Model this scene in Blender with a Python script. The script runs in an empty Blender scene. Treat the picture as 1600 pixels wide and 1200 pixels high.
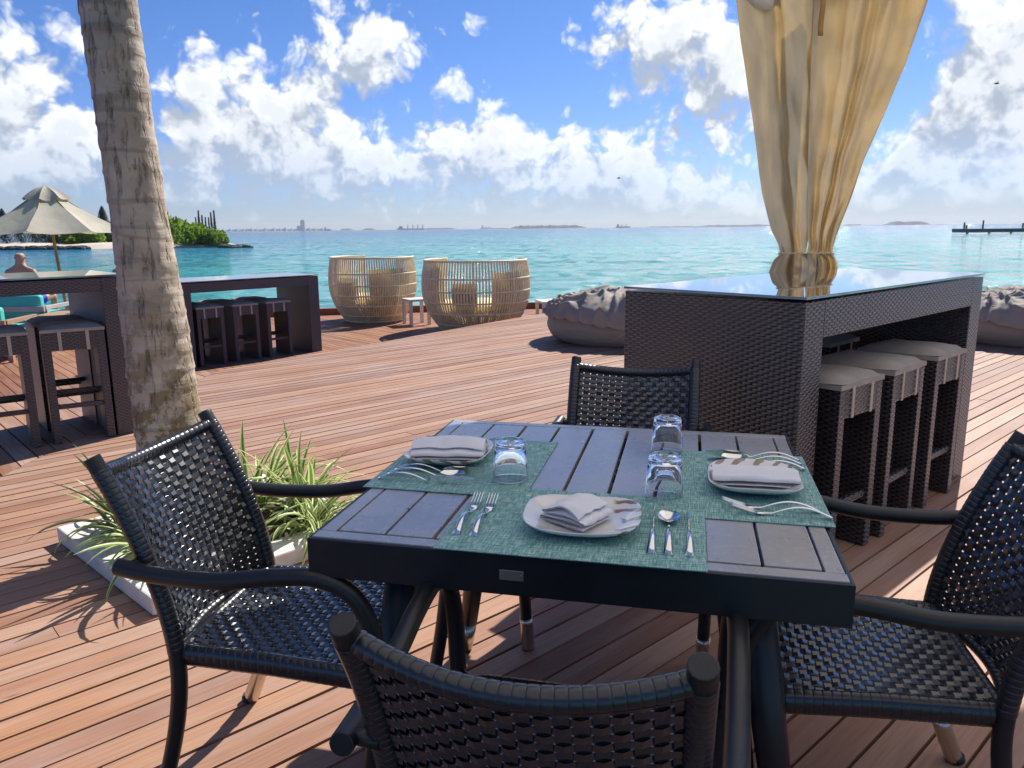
import bpy, bmesh, math, random
from math import sin, cos, pi, radians, sqrt, atan2, exp
from mathutils import Vector, Matrix, noise
random.seed(7)
sc = bpy.context.scene

# ------------------------------------------------------------------ camera
CAM_H = 1.34
pitch = 0.2000
roll = math.atan2(12, 1250)
fw = Vector((0, cos(pitch), -sin(pitch)))
r0 = Vector((1, 0, 0)); u0 = r0.cross(fw)
rv = cos(roll) * r0 - sin(roll) * u0
uv_ = sin(roll) * r0 + cos(roll) * u0
cam_d = bpy.data.cameras.new('camera'); cam = bpy.data.objects.new('camera', cam_d)
sc.collection.objects.link(cam)
M4 = Matrix.Identity(4)
for i in range(3):
    M4[i][0] = rv[i]; M4[i][1] = uv_[i]; M4[i][2] = -fw[i]
M4[2][3] = CAM_H
cam.matrix_world = M4
cam_d.sensor_width = 36; cam_d.lens = 27.0
cam_d.clip_start = 0.05; cam_d.clip_end = 60000
sc.camera = cam

# ------------------------------------------------------------------ light
SUN_AZ, SUN_EL = 32.0, 45.0
sd = Vector((sin(radians(SUN_AZ)) * cos(radians(SUN_EL)), cos(radians(SUN_AZ)) * cos(radians(SUN_EL)), sin(radians(SUN_EL))))
sun_d = bpy.data.lights.new('sun', 'SUN'); sun_d.energy = 2.9; sun_d.angle = radians(0.53); sun_d.color = (1.0, 0.95, 0.87)
sun = bpy.data.objects.new('sun', sun_d); sc.collection.objects.link(sun)
sun.rotation_euler = (-sd).to_track_quat('-Z', 'Y').to_euler()
sc.view_settings.view_transform = 'Standard'; sc.view_settings.look = 'None'
sc.view_settings.gamma = 1; sc.view_settings.use_curve_mapping = False
sc.view_settings.exposure = 1.32
sc.cycles.use_denoising = True
sc.cycles.max_bounces = 10; sc.cycles.transmission_bounces = 10; sc.cycles.transparent_max_bounces = 16
sc.cycles.sample_clamp_indirect = 6

def px_dir(x, y):
    d = fw * 1200 + rv * (x - 800) + uv_ * (600 - y)
    return d.normalized()

world = bpy.data.worlds.new('World'); sc.world = world; world.use_nodes = True
wt = world.node_tree; wt.nodes.clear()
def wn(t, **k):
    n = wt.nodes.new(t)
    for a, b in k.items(): setattr(n, a, b)
    return n

def cloud_group():
    g = bpy.data.node_groups.new('cloud_density', 'ShaderNodeTree')
    g.interface.new_socket('P', in_out='INPUT', socket_type='NodeSocketVector')
    g.interface.new_socket('D', in_out='OUTPUT', socket_type='NodeSocketFloat')
    N = g.nodes; L = g.links
    gi = N.new('NodeGroupInput'); go = N.new('NodeGroupOutput')
    def m(op, a, b=None, c=None):
        n = N.new('ShaderNodeMath'); n.operation = op
        for i, v in enumerate((a, b, c)):
            if v is None: continue
            if isinstance(v, (int, float)): n.inputs[i].default_value = v
            else: L.new(v, n.inputs[i])
        return n.outputs[0]
    P = gi.outputs[0]
    w = N.new('ShaderNodeTexNoise'); w.noise_dimensions = '2D'; w.inputs['Scale'].default_value = 14; w.inputs['Detail'].default_value = 3
    L.new(P, w.inputs['Vector'])
    vs = N.new('ShaderNodeVectorMath'); vs.operation = 'SUBTRACT'; L.new(w.outputs['Color'], vs.inputs[0]); vs.inputs[1].default_value = (.5, .5, .5)
    vm = N.new('ShaderNodeVectorMath'); vm.operation = 'MULTIPLY_ADD'; L.new(vs.outputs[0], vm.inputs[0]); vm.inputs[1].default_value = (.035, .035, 0); L.new(P, vm.inputs[2])
    PW = vm.outputs[0]
    n1 = N.new('ShaderNodeTexNoise'); n1.noise_dimensions = '2D'; n1.inputs['Scale'].default_value = 7.5; n1.inputs['Detail'].default_value = 11; n1.inputs['Roughness'].default_value = .56
    L.new(PW, n1.inputs['Vector'])
    v1 = N.new('ShaderNodeTexVoronoi'); v1.voronoi_dimensions = '2D'; v1.feature = 'F1'; v1.inputs['Scale'].default_value = 21; v1.inputs['Detail'].default_value = 3; v1.inputs['Roughness'].default_value = .6
    L.new(PW, v1.inputs['Vector'])
    v2 = N.new('ShaderNodeTexVoronoi'); v2.voronoi_dimensions = '2D'; v2.feature = 'F1'; v2.inputs['Scale'].default_value = 75; v2.inputs['Detail'].default_value = 2
    L.new(PW, v2.inputs['Vector'])
    tot = m('ADD', m('MULTIPLY', m('SUBTRACT', n1.outputs[0], .5), 2.0), m('MULTIPLY', m('SUBTRACT', .35, v1.outputs['Distance']), .95))
    tot = m('ADD', tot, m('MULTIPLY', m('SUBTRACT', .35, v2.outputs['Distance']), .18))
    blobs = [(318,105,48,60,.9),(325,190,70,70,.8),(415,165,50,55,.75),(480,225,90,55,.8),(590,262,95,38,.8),(400,255,120,45,.75),
      (570,75,75,45,.8),(640,95,75,35,.7),(715,140,50,26,.75),(510,20,60,26,.5),(520,110,60,35,.55),(790,215,85,45,.85),(720,235,45,40,.6),(860,262,100,36,.75),
      (965,262,95,42,.75),(1060,300,110,34,.7),(1125,238,40,17,.55),(900,45,55,50,.7),(985,100,75,60,.65),(1060,45,90,60,.75),(1105,160,80,48,.7),(1150,110,60,70,.5),
      (50,35,95,42,.8),(15,150,48,55,.9),(25,245,85,50,.75),(125,195,22,20,.5),(120,265,60,30,.5),(745,40,20,22,.4),(1100,95,40,40,.4),
      (1545,95,55,60,.9),(1500,195,70,65,.65),(1595,170,50,110,.9),(1400,262,60,44,.7),(1475,285,110,48,.8),(1575,280,80,50,.8),(1465,170,30,30,.5),
      (250,290,110,26,.45),(620,320,160,22,.42),(940,320,160,20,.40),(1300,320,160,22,.40),(1500,320,120,20,.4),(60,300,80,24,.4),
      (1700,80,120,90,.6),(1800,240,160,70,.7),(-120,120,120,90,.6),(-200,260,160,60,.6),(800,-120,200,60,.6),(300,-160,160,80,.6),(1450,-90,160,60,.6)]
    for (x, y, rx, ry, wgt) in blobs:
        d = px_dir(x, y); a0 = atan2(d.x, d.y); e0 = math.asin(d.z)
        s = N.new('ShaderNodeVectorMath'); s.operation = 'SUBTRACT'; L.new(PW, s.inputs[0]); s.inputs[1].default_value = (a0, e0, 0)
        q = N.new('ShaderNodeVectorMath'); q.operation = 'MULTIPLY'; L.new(s.outputs[0], q.inputs[0]); q.inputs[1].default_value = (1200 / rx * .95, 1200 / ry * .95, 0)
        dd = N.new('ShaderNodeVectorMath'); dd.operation = 'DOT_PRODUCT'; L.new(q.outputs[0], dd.inputs[0]); L.new(q.outputs[0], dd.inputs[1])
        e = m('MULTIPLY', m('EXPONENT', m('MULTIPLY', dd.outputs['Value'], -.8)), wgt * 1.05)
        tot = m('ADD', tot, e)
    sy = N.new('ShaderNodeSeparateXYZ'); L.new(P, sy.inputs[0])
    mr = N.new('ShaderNodeMapRange'); L.new(sy.outputs[1], mr.inputs[0]); mr.inputs[1].default_value = .20; mr.inputs[2].default_value = .03; mr.inputs[3].default_value = 0; mr.inputs[4].default_value = .30
    tot = m('SUBTRACT', m('ADD', tot, mr.outputs[0]), .24)
    L.new(tot, go.inputs[0])
    return g
cg = cloud_group()
tc = wn('ShaderNodeTexCoord')
sep = wn('ShaderNodeSeparateXYZ'); wt.links.new(tc.outputs['Generated'], sep.inputs[0])
def wm(op, a, b=None, c=None, clamp=False):
    n = wn('ShaderNodeMath', operation=op); n.use_clamp = clamp
    for i, v in enumerate((a, b, c)):
        if v is None: continue
        if isinstance(v, (int, float)): n.inputs[i].default_value = v
        else: wt.links.new(v, n.inputs[i])
    return n.outputs[0]
az = wm('ARCTAN2', sep.outputs[0], sep.outputs[1]); el = wm('ARCSINE', sep.outputs[2])
cmb = wn('ShaderNodeCombineXYZ'); wt.links.new(az, cmb.inputs[0]); wt.links.new(el, cmb.inputs[1])
g1 = wn('ShaderNodeGroup', node_tree=cg); wt.links.new(cmb.outputs[0], g1.inputs[0])
off = wn('ShaderNodeVectorMath', operation='ADD'); wt.links.new(cmb.outputs[0], off.inputs[0]); off.inputs[1].default_value = (.016, .030, 0)
g2 = wn('ShaderNodeGroup', node_tree=cg); wt.links.new(off.outputs[0], g2.inputs[0])
def ramp(v, lo, hi, a=0., b=1., smooth=True):
    n = wn('ShaderNodeMapRange'); n.interpolation_type = 'SMOOTHSTEP' if smooth else 'LINEAR'
    wt.links.new(v, n.inputs[0]); n.inputs[1].default_value = lo; n.inputs[2].default_value = hi; n.inputs[3].default_value = a; n.inputs[4].default_value = b
    return n.outputs[0]
cover = ramp(g1.outputs[0], -.16, 0.56)
lit = ramp(wm('SUBTRACT', g1.outputs[0], g2.outputs[0]), -.42, .55)
thick = ramp(g1.outputs[0], .35, 1.25, 1.0, .70)
lit2 = wm('MULTIPLY', lit, thick)
sky = wn('ShaderNodeTexSky', sky_type='NISHITA'); sky.sun_disc = False
sky.sun_elevation = radians(SUN_EL); sky.sun_rotation = radians(SUN_AZ); sky.air_density = 1.0; sky.dust_density = .4; sky.ozone_density = 2.2
hs = wn('ShaderNodeHueSaturation'); hs.inputs['Saturation'].default_value = 1.18; hs.inputs['Value'].default_value = .78; hs.inputs['Hue'].default_value = .508
wt.links.new(sky.outputs[0], hs.inputs['Color'])
tnt = wn('ShaderNodeMix', data_type='RGBA'); wt.links.new(ramp(el, 0, .35), tnt.inputs[0]); tnt.inputs[6].default_value = (.31, .40, .68, 1); tnt.inputs[7].default_value = (.30, .425, .585, 1)
skc = wn('ShaderNodeMix', data_type='RGBA', blend_type='MULTIPLY'); skc.inputs[0].default_value = 1; wt.links.new(hs.outputs[0], skc.inputs[6]); wt.links.new(tnt.outputs[2], skc.inputs[7])
ccol = wn('ShaderNodeMix', data_type='RGBA'); wt.links.new(lit2, ccol.inputs[0])
ccol.inputs[6].default_value = (1.85, 2.15, 2.65, 1); ccol.inputs[7].default_value = (4.35, 4.45, 4.6, 1)
# thin out and blue the clouds near the horizon
low = ramp(el, 0.0, .13, .42, 1.0)
cfac = wm('MULTIPLY', cover, low)
up = ramp(el, -.02, .01, 0, 1)
cfac = wm('MULTIPLY', cfac, up)
mixc = wn('ShaderNodeMix', data_type='RGBA'); wt.links.new(cfac, mixc.inputs[0]); wt.links.new(skc.outputs[2], mixc.inputs[6]); wt.links.new(ccol.outputs[2], mixc.inputs[7])
bg = wn('ShaderNodeBackground'); bg.inputs[1].default_value = .10
wt.links.new(mixc.outputs[2], bg.inputs[0])
wo = wn('ShaderNodeOutputWorld'); wt.links.new(bg.outputs[0], wo.inputs[0])
world.cycles.sampling_method = 'MANUAL'; world.cycles.sample_map_resolution = 512

# ------------------------------------------------------------------ material helpers
MATS = {}
class NT:
    def __init__(s, name):
        s.m = bpy.data.materials.new(name); s.m.use_nodes = True
        s.t = s.m.node_tree; s.t.nodes.clear()
        s.out = s.n('ShaderNodeOutputMaterial'); s.p = s.n('ShaderNodeBsdfPrincipled'); s.l(s.p.outputs[0], s.out.inputs[0])
        MATS[name] = s.m
    def n(s, t, **k):
        x = s.t.nodes.new(t)
        for a, b in k.items(): setattr(x, a, b)
        return x
    def l(s, a, b): s.t.links.new(a, b)
    def set(s, **k):
        for a, v in k.items():
            i = s.p.inputs[a.replace('_', ' ')]
            if hasattr(v, 'is_linked') or hasattr(v, 'links'): s.l(v, i)
            else: i.default_value = (v + (1,)) if isinstance(v, tuple) and len(v) == 3 and i.type == 'RGBA' else v
        return s
    def math(s, op, a, b=None, c=None, clamp=False):
        n = s.n('ShaderNodeMath', operation=op); n.use_clamp = clamp
        for i, v in enumerate((a, b, c)):
            if v is None: continue
            if isinstance(v, (int, float)): n.inputs[i].default_value = v
            else: s.l(v, n.inputs[i])
        return n.outputs[0]
    def noise(s, vec, scale, detail=4, rough=.55, dist=0, out=0):
        n = s.n('ShaderNodeTexNoise'); n.inputs['Scale'].default_value = scale; n.inputs['Detail'].default_value = detail
        n.inputs['Roughness'].default_value = rough; n.inputs['Distortion'].default_value = dist
        if vec is not None: s.l(vec, n.inputs['Vector'])
        return n.outputs[out]
    def mapv(s, vec, scale=(1, 1, 1), rot=(0, 0, 0), loc=(0, 0, 0)):
        n = s.n('ShaderNodeMapping'); n.inputs['Scale'].default_value = scale; n.inputs['Rotation'].default_value = rot; n.inputs['Location'].default_value = loc
        s.l(vec, n.inputs[0]); return n.outputs[0]
    def ramp(s, fac, stops):
        n = s.n('ShaderNodeValToRGB'); e = n.color_ramp.elements
        while len(e) > 1: e.remove(e[-1])
        e[0].position = stops[0][0]; e[0].color = stops[0][1] + (1,)
        for p, c in stops[1:]:
            x = e.new(p); x.color = c + (1,)
        s.l(fac, n.inputs[0]); return n.outputs[0]
    def rng(s, v, lo, hi, a=0., b=1.):
        n = s.n('ShaderNodeMapRange'); s.l(v, n.inputs[0])
        for i, q in enumerate((lo, hi, a, b)): n.inputs[i + 1].default_value = q
        return n.outputs[0]
    def mix(s, fac, a, b, blend='MIX'):
        n = s.n('ShaderNodeMix', data_type='RGBA', blend_type=blend)
        for i, v in ((0, fac), (6, a), (7, b)):
            if isinstance(v, (int, float)): n.inputs[i].default_value = v
            elif isinstance(v, tuple): n.inputs[i].default_value = v + (1,)
            else: s.l(v, n.inputs[i])
        return n.outputs[2]
    def bump(s, h, strength=.3, dist=.01):
        n = s.n('ShaderNodeBump'); n.inputs['Strength'].default_value = strength; n.inputs['Distance'].default_value = dist
        s.l(h, n.inputs['Height']); s.l(n.outputs[0], s.p.inputs['Normal']); return n
    def uv(s): return s.n('ShaderNodeTexCoord').outputs['UV']
    def obj(s): return s.n('ShaderNodeTexCoord').outputs['Object']
    def pos(s): return s.n('ShaderNodeNewGeometry').outputs['Position']
    def attr(s, name, out='Fac'):
        n = s.n('ShaderNodeAttribute'); n.attribute_name = name; return n.outputs[out]

def plain(name, col, rough=.5, metal=0., bump=None, var=.12, scale=8, **k):
    t = NT(name); v = t.obj()
    nz = t.noise(v, scale, 5)
    c = t.mix(t.rng(nz, .3, .7), tuple(x * (1 - var) for x in col), tuple(min(1, x * (1 + var)) for x in col))
    t.set(Base_Color=c, Roughness=rough, Metallic=metal, **k)
    if bump: t.bump(t.noise(v, bump[0], 4), bump[1], .002)
    return t.m

# deck wood: UV in metres (u along the board), attribute rnd per board
def wood_deck(name, tint):
    t = NT(name); uv = t.uv(); r = t.attr('rnd')
    off = t.n('ShaderNodeCombineXYZ'); t.l(t.math('MULTIPLY', r, 57.0), off.inputs[0]); t.l(t.math('MULTIPLY', r, 31.0), off.inputs[1])
    ad = t.n('ShaderNodeVectorMath', operation='ADD'); t.l(uv, ad.inputs[0]); t.l(off.outputs[0], ad.inputs[1])
    grain = t.noise(t.mapv(ad.outputs[0], (3.0, 95, 1)), 1, 6, .65, .4)
    soft = t.noise(t.mapv(ad.outputs[0], (1.2, 9, 1)), 1, 4, .6)
    blot = t.noise(t.pos(), 1.1, 4, .6)
    base = t.ramp(r, [(0, (.360, .172, .098)), (.2, (.425, .250, .165)), (.42, (.255, .112, .062)), (.6, (.440, .272, .190)), (.8, (.400, .200, .105)), (1, (.310, .165, .115))])
    c = t.mix(t.math('MULTIPLY', t.rng(grain, .42, .72), .55), base, tuple(x * .45 for x in (.30, .19, .14)))
    c = t.mix(t.math('MULTIPLY', t.rng(soft, .45, .75), .45), c, (.48, .37, .32))
    c = t.mix(t.math('MULTIPLY', t.rng(blot, .5, .75), .35), c, (.36, .30, .27))
    c = t.mix(1.0, c, tint, 'MULTIPLY')
    # small knots, stains and screw heads
    vo = t.n('ShaderNodeTexVoronoi'); vo.inputs['Scale'].default_value = 1.0; t.l(t.mapv(ad.outputs[0], (3.3, 13, 1)), vo.inputs['Vector'])
    c = t.mix(t.math('MULTIPLY', t.rng(vo.outputs['Distance'], .10, .05), .55), c, (.10, .06, .045))
    t.set(Base_Color=c, Roughness=t.rng(soft, .3, .7, .55, .75)); t.p.inputs['Specular IOR Level'].default_value = .28
    h = t.math('ADD', t.math('MULTIPLY', grain, .5), t.math('MULTIPLY', soft, .5))
    t.bump(h, .35, .004)
    return t.m
M_deck = wood_deck('deck_wood', (1, 1, 1))
M_deck2 = wood_deck('lower_deck_wood', (.88, .74, .62))
M_under = plain('deck_underside', (.075, .022, .016), .8)
M_kerb = plain('kerb_wood', (.22, .065, .035), .5, scale=3)

# water
t = NT('sea_water'); p = t.pos()
sx = t.n('ShaderNodeSeparateXYZ'); t.l(p, sx.inputs[0])
ln = t.n('ShaderNodeVectorMath', operation='LENGTH'); t.l(p, ln.inputs[0])
dist = ln.outputs['Value']
patch = t.noise(t.mapv(p, (.006, .03, 1)), 1, 4, .6)
dl = t.math('LOGARITHM', dist, 10.0)
dl = t.math('ADD', dl, t.math('MULTIPLY', t.math('SUBTRACT', patch, .5), .9))
# left channel is deeper than the lagoon on the right
side = t.math('MULTIPLY', t.math('DIVIDE', sx.outputs[0], t.math('MAXIMUM', sx.outputs[1], 1.)), -.95)
dl = t.math('ADD', dl, t.math('MAXIMUM', side, -.1))
wc = t.ramp(t.rng(dl, 1.0, 4.0), [(0, (.10, .50, .43)), (.27, (.07, .47, .45)), (.42, (.05, .38, .43)), (.58, (.035, .24, .42)), (.75, (.035, .13, .30)), (1, (.035, .11, .26))])
t.set(Base_Color=wc, Roughness=.08, IOR=1.333)
w1 = t.noise(t.mapv(p, (.55, 1.5, 1), (0, 0, .35)), 1.4, 6, .62)
w2 = t.noise(t.mapv(p, (.05, .19, 1), (0, 0, -.15)), 1.0, 5, .6)
w3 = t.noise(t.mapv(p, (3.0, 6.0, 1)), 1.0, 3, .6)
h = t.math('ADD', t.math('ADD', t.math('MULTIPLY', w1, .55), t.math('MULTIPLY', w2, 2.6)), t.math('MULTIPLY', w3, .05))
w4 = t.noise(t.mapv(p, (.035, .16, 1), (0, 0, .1)), 1.0, 4, .6); w5 = t.noise(t.mapv(p, (.006, .035, 1), (0, 0, -.05)), 1.0, 4, .6)
h = t.math('ADD', h, t.math('ADD', t.math('MULTIPLY', w4, 2.2), t.math('MULTIPLY', w5, 9.0)))
b = t.bump(h, .95, .62)
st = t.math('ADD', t.math('MULTIPLY', t.math('SUBTRACT', w4, .5), 1.5), t.math('ADD', t.math('MULTIPLY', t.math('SUBTRACT', w5, .5), 1.3), t.math('MULTIPLY', t.math('SUBTRACT', w1, .5), .7)))
t.set(Base_Color=t.mix(1.0, wc, t.ramp(t.math('ADD', st, .5), [(0, (.62, .72, .80)), (.5, (.92, .92, .92)), (1, (1.25, 1.2, 1.15))]), 'MULTIPLY'))  # light and shade of the waves painted into the base colour as streaks
vo = t.n('ShaderNodeTexVoronoi'); vo.inputs['Scale'].default_value = 1.0; t.l(t.mapv(p, (1.5, .6, 1)), vo.inputs['Vector'])
s1 = t.n('ShaderNodeVectorMath', operation='SUBTRACT'); t.l(vo.outputs['Color'], s1.inputs[0]); s1.inputs[1].default_value = (.5, .5, .5)
s2 = t.n('ShaderNodeVectorMath', operation='MULTIPLY'); t.l(s1.outputs[0], s2.inputs[0]); s2.inputs[1].default_value = (.66, .78, 0)
s3 = t.n('ShaderNodeVectorMath', operation='ADD'); t.l(s2.outputs[0], s3.inputs[0]); t.l(b.outputs[0], s3.inputs[1])
s4 = t.n('ShaderNodeVectorMath', operation='NORMALIZE'); t.l(s3.outputs[0], s4.inputs[0]); t.l(s4.outputs[0], t.p.inputs['Normal'])
t.p.inputs['Specular IOR Level'].default_value = .27
M_water = t.m

# palm bark
t = NT('palm_bark'); v = t.obj()
sx = t.n('ShaderNodeSeparateXYZ'); t.l(v, sx.inputs[0])
fine = t.noise(t.mapv(v, (1, 1, .5)), 26, 6, .65)
big = t.noise(v, 5, 5, .6)
crack = t.noise(t.mapv(v, (46, 46, 8.)), 1, 3, .55)
ring = t.noise(t.mapv(v, (2, 2, 17)), 1, 3, .5, .6)
c = t.mix(t.rng(big, .3, .7), (.36, .285, .215), (.56, .48, .385))
c = t.mix(t.math('MULTIPLY', t.rng(ring, .52, .62), .42), c, (.13, .105, .08))
c = t.mix(t.math('MULTIPLY', t.rng(crack, .64, .68), .6), c, (.035, .027, .02))
c = t.mix(t.math('MULTIPLY', t.rng(fine, .56, .7), .35), c, (.40, .36, .30))
mossz = t.math('MULTIPLY', t.rng(sx.outputs[2], 1.3, .45), t.rng(t.noise(v, 11, 6, .7), .46, .54))
c = t.mix(t.math('MULTIPLY', mossz, .85), c, (.15, .10, .022))
t.set(Base_Color=c, Roughness=.85)
h = t.math('ADD', t.math('MULTIPLY', fine, .5), t.math('MULTIPLY', t.rng(crack, .55, .68), -1.2))
t.bump(t.math('ADD', h, ring), .9, .012)
M_bark = t.m

def wicker(name, col, pu, pv, rough=.32, diag=0.):
    t = NT(name); uv = t.uv(); s = t.n('ShaderNodeSeparateXYZ'); t.l(uv, s.inputs[0])
    U = t.math('DIVIDE', s.outputs[0], pu); V = t.math('DIVIDE', s.outputs[1], pv)
    row = t.math('FLOOR', V)
    ph = t.math('MULTIPLY', row, pi)
    a = t.math('MULTIPLY_ADD', t.math('SINE', t.math('MULTIPLY_ADD', U, pi, ph)), .5, .5)
    vf = t.math('FRACT', V)
    prof = t.math('SQRT', t.math('SINE', t.math('MULTIPLY', vf, pi)))
    hgt = t.math('MULTIPLY', t.math('POWER', a, .6), prof)
    nz = t.noise(t.pos(), 3, 4)
    c = t.mix(t.rng(hgt, .15, .7), tuple(x * .10 for x in col), t.mix(t.rng(nz, .3, .7), tuple(x * .8 for x in col), tuple(x * 1.25 for x in col)))
    t.set(Base_Color=c, Roughness=rough); t.p.inputs['Specular IOR Level'].default_value = 1.0
    t.bump(hgt, 1.0, .004)
    return t.m
M_wick = wicker('bar_wicker', (.060, .052, .058), .022, .0105, .24)
M_wick_far = wicker('old_bar_wicker', (.065, .048, .060), .020, .011, .35)
M_black = plain('stool_inside', (.012, .011, .012), .5)
M_strand = plain('chair_strand', (.017, .020, .028), .24, var=.3, scale=40, Coat_Weight=.7, Coat_Roughness=.16)
M_wrap = plain('chair_wrapping', (.015, .017, .023), .30, var=.3, scale=60, Coat_Weight=.3, Coat_Roughness=.25)
M_tube = plain('chair_tube', (.011, .012, .015), .42, bump=(160, .25), var=.2)
M_ferr = plain('ferrule_metal', (.62, .56, .48), .28, 1.0, var=.08)
M_rubber = plain('rubber_foot', (.015, .015, .015), .7)
t = NT('table_paint_glare'); v = t.obj(); ps = t.pos()
nz = t.noise(ps, 5, 6, .6); sm_ = t.noise(t.mapv(ps, (3, 40, 3), (0, 0, -.22)), 1, 4, .6)
c = t.mix(t.rng(nz, .3, .7), (.25, .26, .28), (.35, .355, .37))  # glare on the top put into a paler base, same paint as the apron
c = t.mix(t.math('MULTIPLY', t.rng(sm_, .58, .72), .35), c, (.50, .50, .50))
vo = t.n('ShaderNodeTexVoronoi'); vo.inputs['Scale'].default_value = 17; t.l(ps, vo.inputs['Vector'])
c = t.mix(t.math('MULTIPLY', t.rng(vo.outputs['Distance'], .10, .06), .85), c, (.04, .04, .045))
gm = t.n('ShaderNodeNewGeometry')
chip = t.math('MULTIPLY', t.rng(gm.outputs['Pointiness'], .56, .62), t.rng(t.noise(ps, 60, 4, .7), .55, .62))
c = t.mix(t.math('MULTIPLY', chip, .8), c, (.75, .72, .66))
t.set(Base_Color=c, Roughness=t.rng(nz, .3, .7, .22, .36)); t.p.inputs['IOR'].default_value = 1.75; t.p.inputs['Coat Weight'].default_value = .4; t.p.inputs['Coat Roughness'].default_value = .22
t.bump(t.noise(ps, 90, 3), .12, .002); M_table = t.m
M_table_shade = plain('table_paint_shade', (.009, .012, .017), .42, bump=(60, .15), var=.25, scale=9)  # same paint as the top, darkened to paint in the shade on sides and legs
M_tag = plain('tag_metal', (.55, .57, .58), .35, 1.0)
M_screw = plain('screw_metal', (.8, .7, .5), .25, 1.0)
M_steel = plain('cutlery_steel', (.80, .79, .77), .10, 1.0, var=.03)
M_cush = plain('stool_cushion_fabric', (.37, .33, .29), .9, bump=(260, .25), var=.1, scale=14)
M_strap = plain('cushion_strap_fabric', (.46, .40, .34), .9)
M_napkin = plain('napkin_linen', (.78, .77, .78), .9, bump=(300, .15), var=.03, scale=30)
M_stone = plain('planter_stone', (.66, .64, .58), .75, bump=(45, .35), var=.12, scale=12)
M_soil = plain('planter_soil', (.06, .04, .028), .95, bump=(50, .8), var=.5, scale=30)
M_postw = plain('post_wood', (.36, .20, .07), .55, scale=6)
M_white = plain('white_paint', (.72, .70, .66), .5, var=.05)
M_lwood = plain('lounge_wood', (.42, .26, .16), .45, scale=5)
M_greyw = plain('grey_lounge_wood', (.45, .42, .40), .6, scale=5)
M_teal = plain('teal_cushion', (.08, .50, .44), .85, var=.08)
M_skin = plain('skin', (.48, .27, .18), .55, var=.1, Subsurface_Weight=.05)
M_hair = plain('dark_hair', (.03, .02, .015), .6)
M_blue = plain('blue_shorts_fabric', (.015, .05, .50), .7, var=.25, scale=12)
M_sand = plain('beach_sand', (.62, .54, .42), .9, var=.15, scale=.4)
M_rock = plain('shore_rock', (.07, .065, .06), .85, var=.4, scale=2)
M_rock2 = plain('far_land', (.05, .065, .06), .9, var=.3, scale=.02)
M_city = plain('far_building', (.32, .32, .34), .8, var=.15, scale=.05)
M_ship = plain('ship_paint', (.06, .06, .08), .6, var=.2, scale=.1)
M_conc = plain('jetty_concrete', (.10, .10, .10), .8, var=.2, scale=.5)
M_bird = plain('bird_dark', (.02, .02, .02), .8)
M_rattan = plain('pale_rattan', (.80, .68, .44), .55, var=.15, scale=12)
M_cream = plain('cream_cushion', (.74, .62, .36), .9, var=.05)
M_brownc = plain('brown_cushion', (.38, .31, .22), .9, var=.1)

def cloth(name, col, trans, var=.1, wr=(7, .35), tint=(1.0, .90, .66)):
    t = NT(name); v = t.obj()
    c = t.mix(t.rng(t.noise(v, 4, 5), .3, .7), tuple(x * (1 - var) for x in col), tuple(min(1, x * (1 + var)) for x in col))
    t.set(Base_Color=c, Roughness=.85)
    b = t.bump(t.math('ADD', t.noise(v, wr[0], 5, .6), t.math('MULTIPLY', t.noise(v, 220, 2), .03)), wr[1], .03)
    tr = t.n('ShaderNodeBsdfTranslucent'); t.l(t.mix(1.0, c, tint, 'MULTIPLY'), tr.inputs[0]); t.l(b.outputs[0], tr.inputs['Normal'])
    mx = t.n('ShaderNodeMixShader'); mx.inputs[0].default_value = trans
    t.l(t.p.outputs[0], mx.inputs[1]); t.l(tr.outputs[0], mx.inputs[2]); t.l(mx.outputs[0], t.out.inputs[0])
    return t.m
M_curt = cloth('curtain_canvas', (.74, .67, .53), .42)
M_canopy = cloth('canopy_canvas', (.80, .78, .76), .55, tint=(1.0, .98, .96))
M_umb = cloth('parasol_canvas', (.56, .50, .40), .28, wr=(5, .3))
M_bean = cloth('beanbag_fabric', (.32, .275, .23), .0, .07, wr=(55, .15))

# placemat: crosshatch of light and dark green threads
t = NT('placemat_weave'); uv = t.uv()
a = t.noise(t.mapv(uv, (30, 420, 1)), 1, 3, .6); b_ = t.noise(t.mapv(uv, (420, 30, 1)), 1, 3, .6)
f = t.math('MULTIPLY', t.math('ADD', a, b_), .5)
c = t.ramp(t.rng(f, .38, .62), [(0, (.05, .16, .145)), (.45, (.14, .33, .30)), (1, (.50, .66, .62))])
t.set(Base_Color=c, Roughness=.6); t.bump(f, .5, .002)
M_mat = t.m
# plate glaze with printed brush strokes on one side
t = NT('plate_glaze'); v = t.obj(); s = t.n('ShaderNodeSeparateXYZ'); t.l(v, s.inputs[0])
st = t.math('SINE', t.math('MULTIPLY_ADD', t.math('ADD', t.math('MULTIPLY', s.outputs[0], .55), s.outputs[1]), 150., t.math('MULTIPLY', t.noise(v, 9, 3), 14.)))
rad = t.n('ShaderNodeVectorMath', operation='LENGTH'); t.l(v, rad.inputs[0])
msk = t.math('MULTIPLY', t.rng(st, .35, .5), t.math('MULTIPLY', t.rng(s.outputs[0], .055, .065), t.rng(rad.outputs['Value'], .076, .082)))
hue = t.ramp(t.noise(v, 22, 1), [(.35, (.30, .03, .03)), (.5, (.20, .13, .06)), (.65, (.24, .22, .10))])
t.set(Base_Color=t.mix(t.math('MULTIPLY', msk, .9), (.74, .73, .69), hue), Roughness=.12)
t.p.inputs['Coat Weight'].default_value = .5
M_plate = t.m
t = NT('clear_glass'); t.set(Base_Color=(1., 1., 1.), Roughness=0., IOR=1.46, Transmission_Weight=1.0); M_glass = t.m
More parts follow.
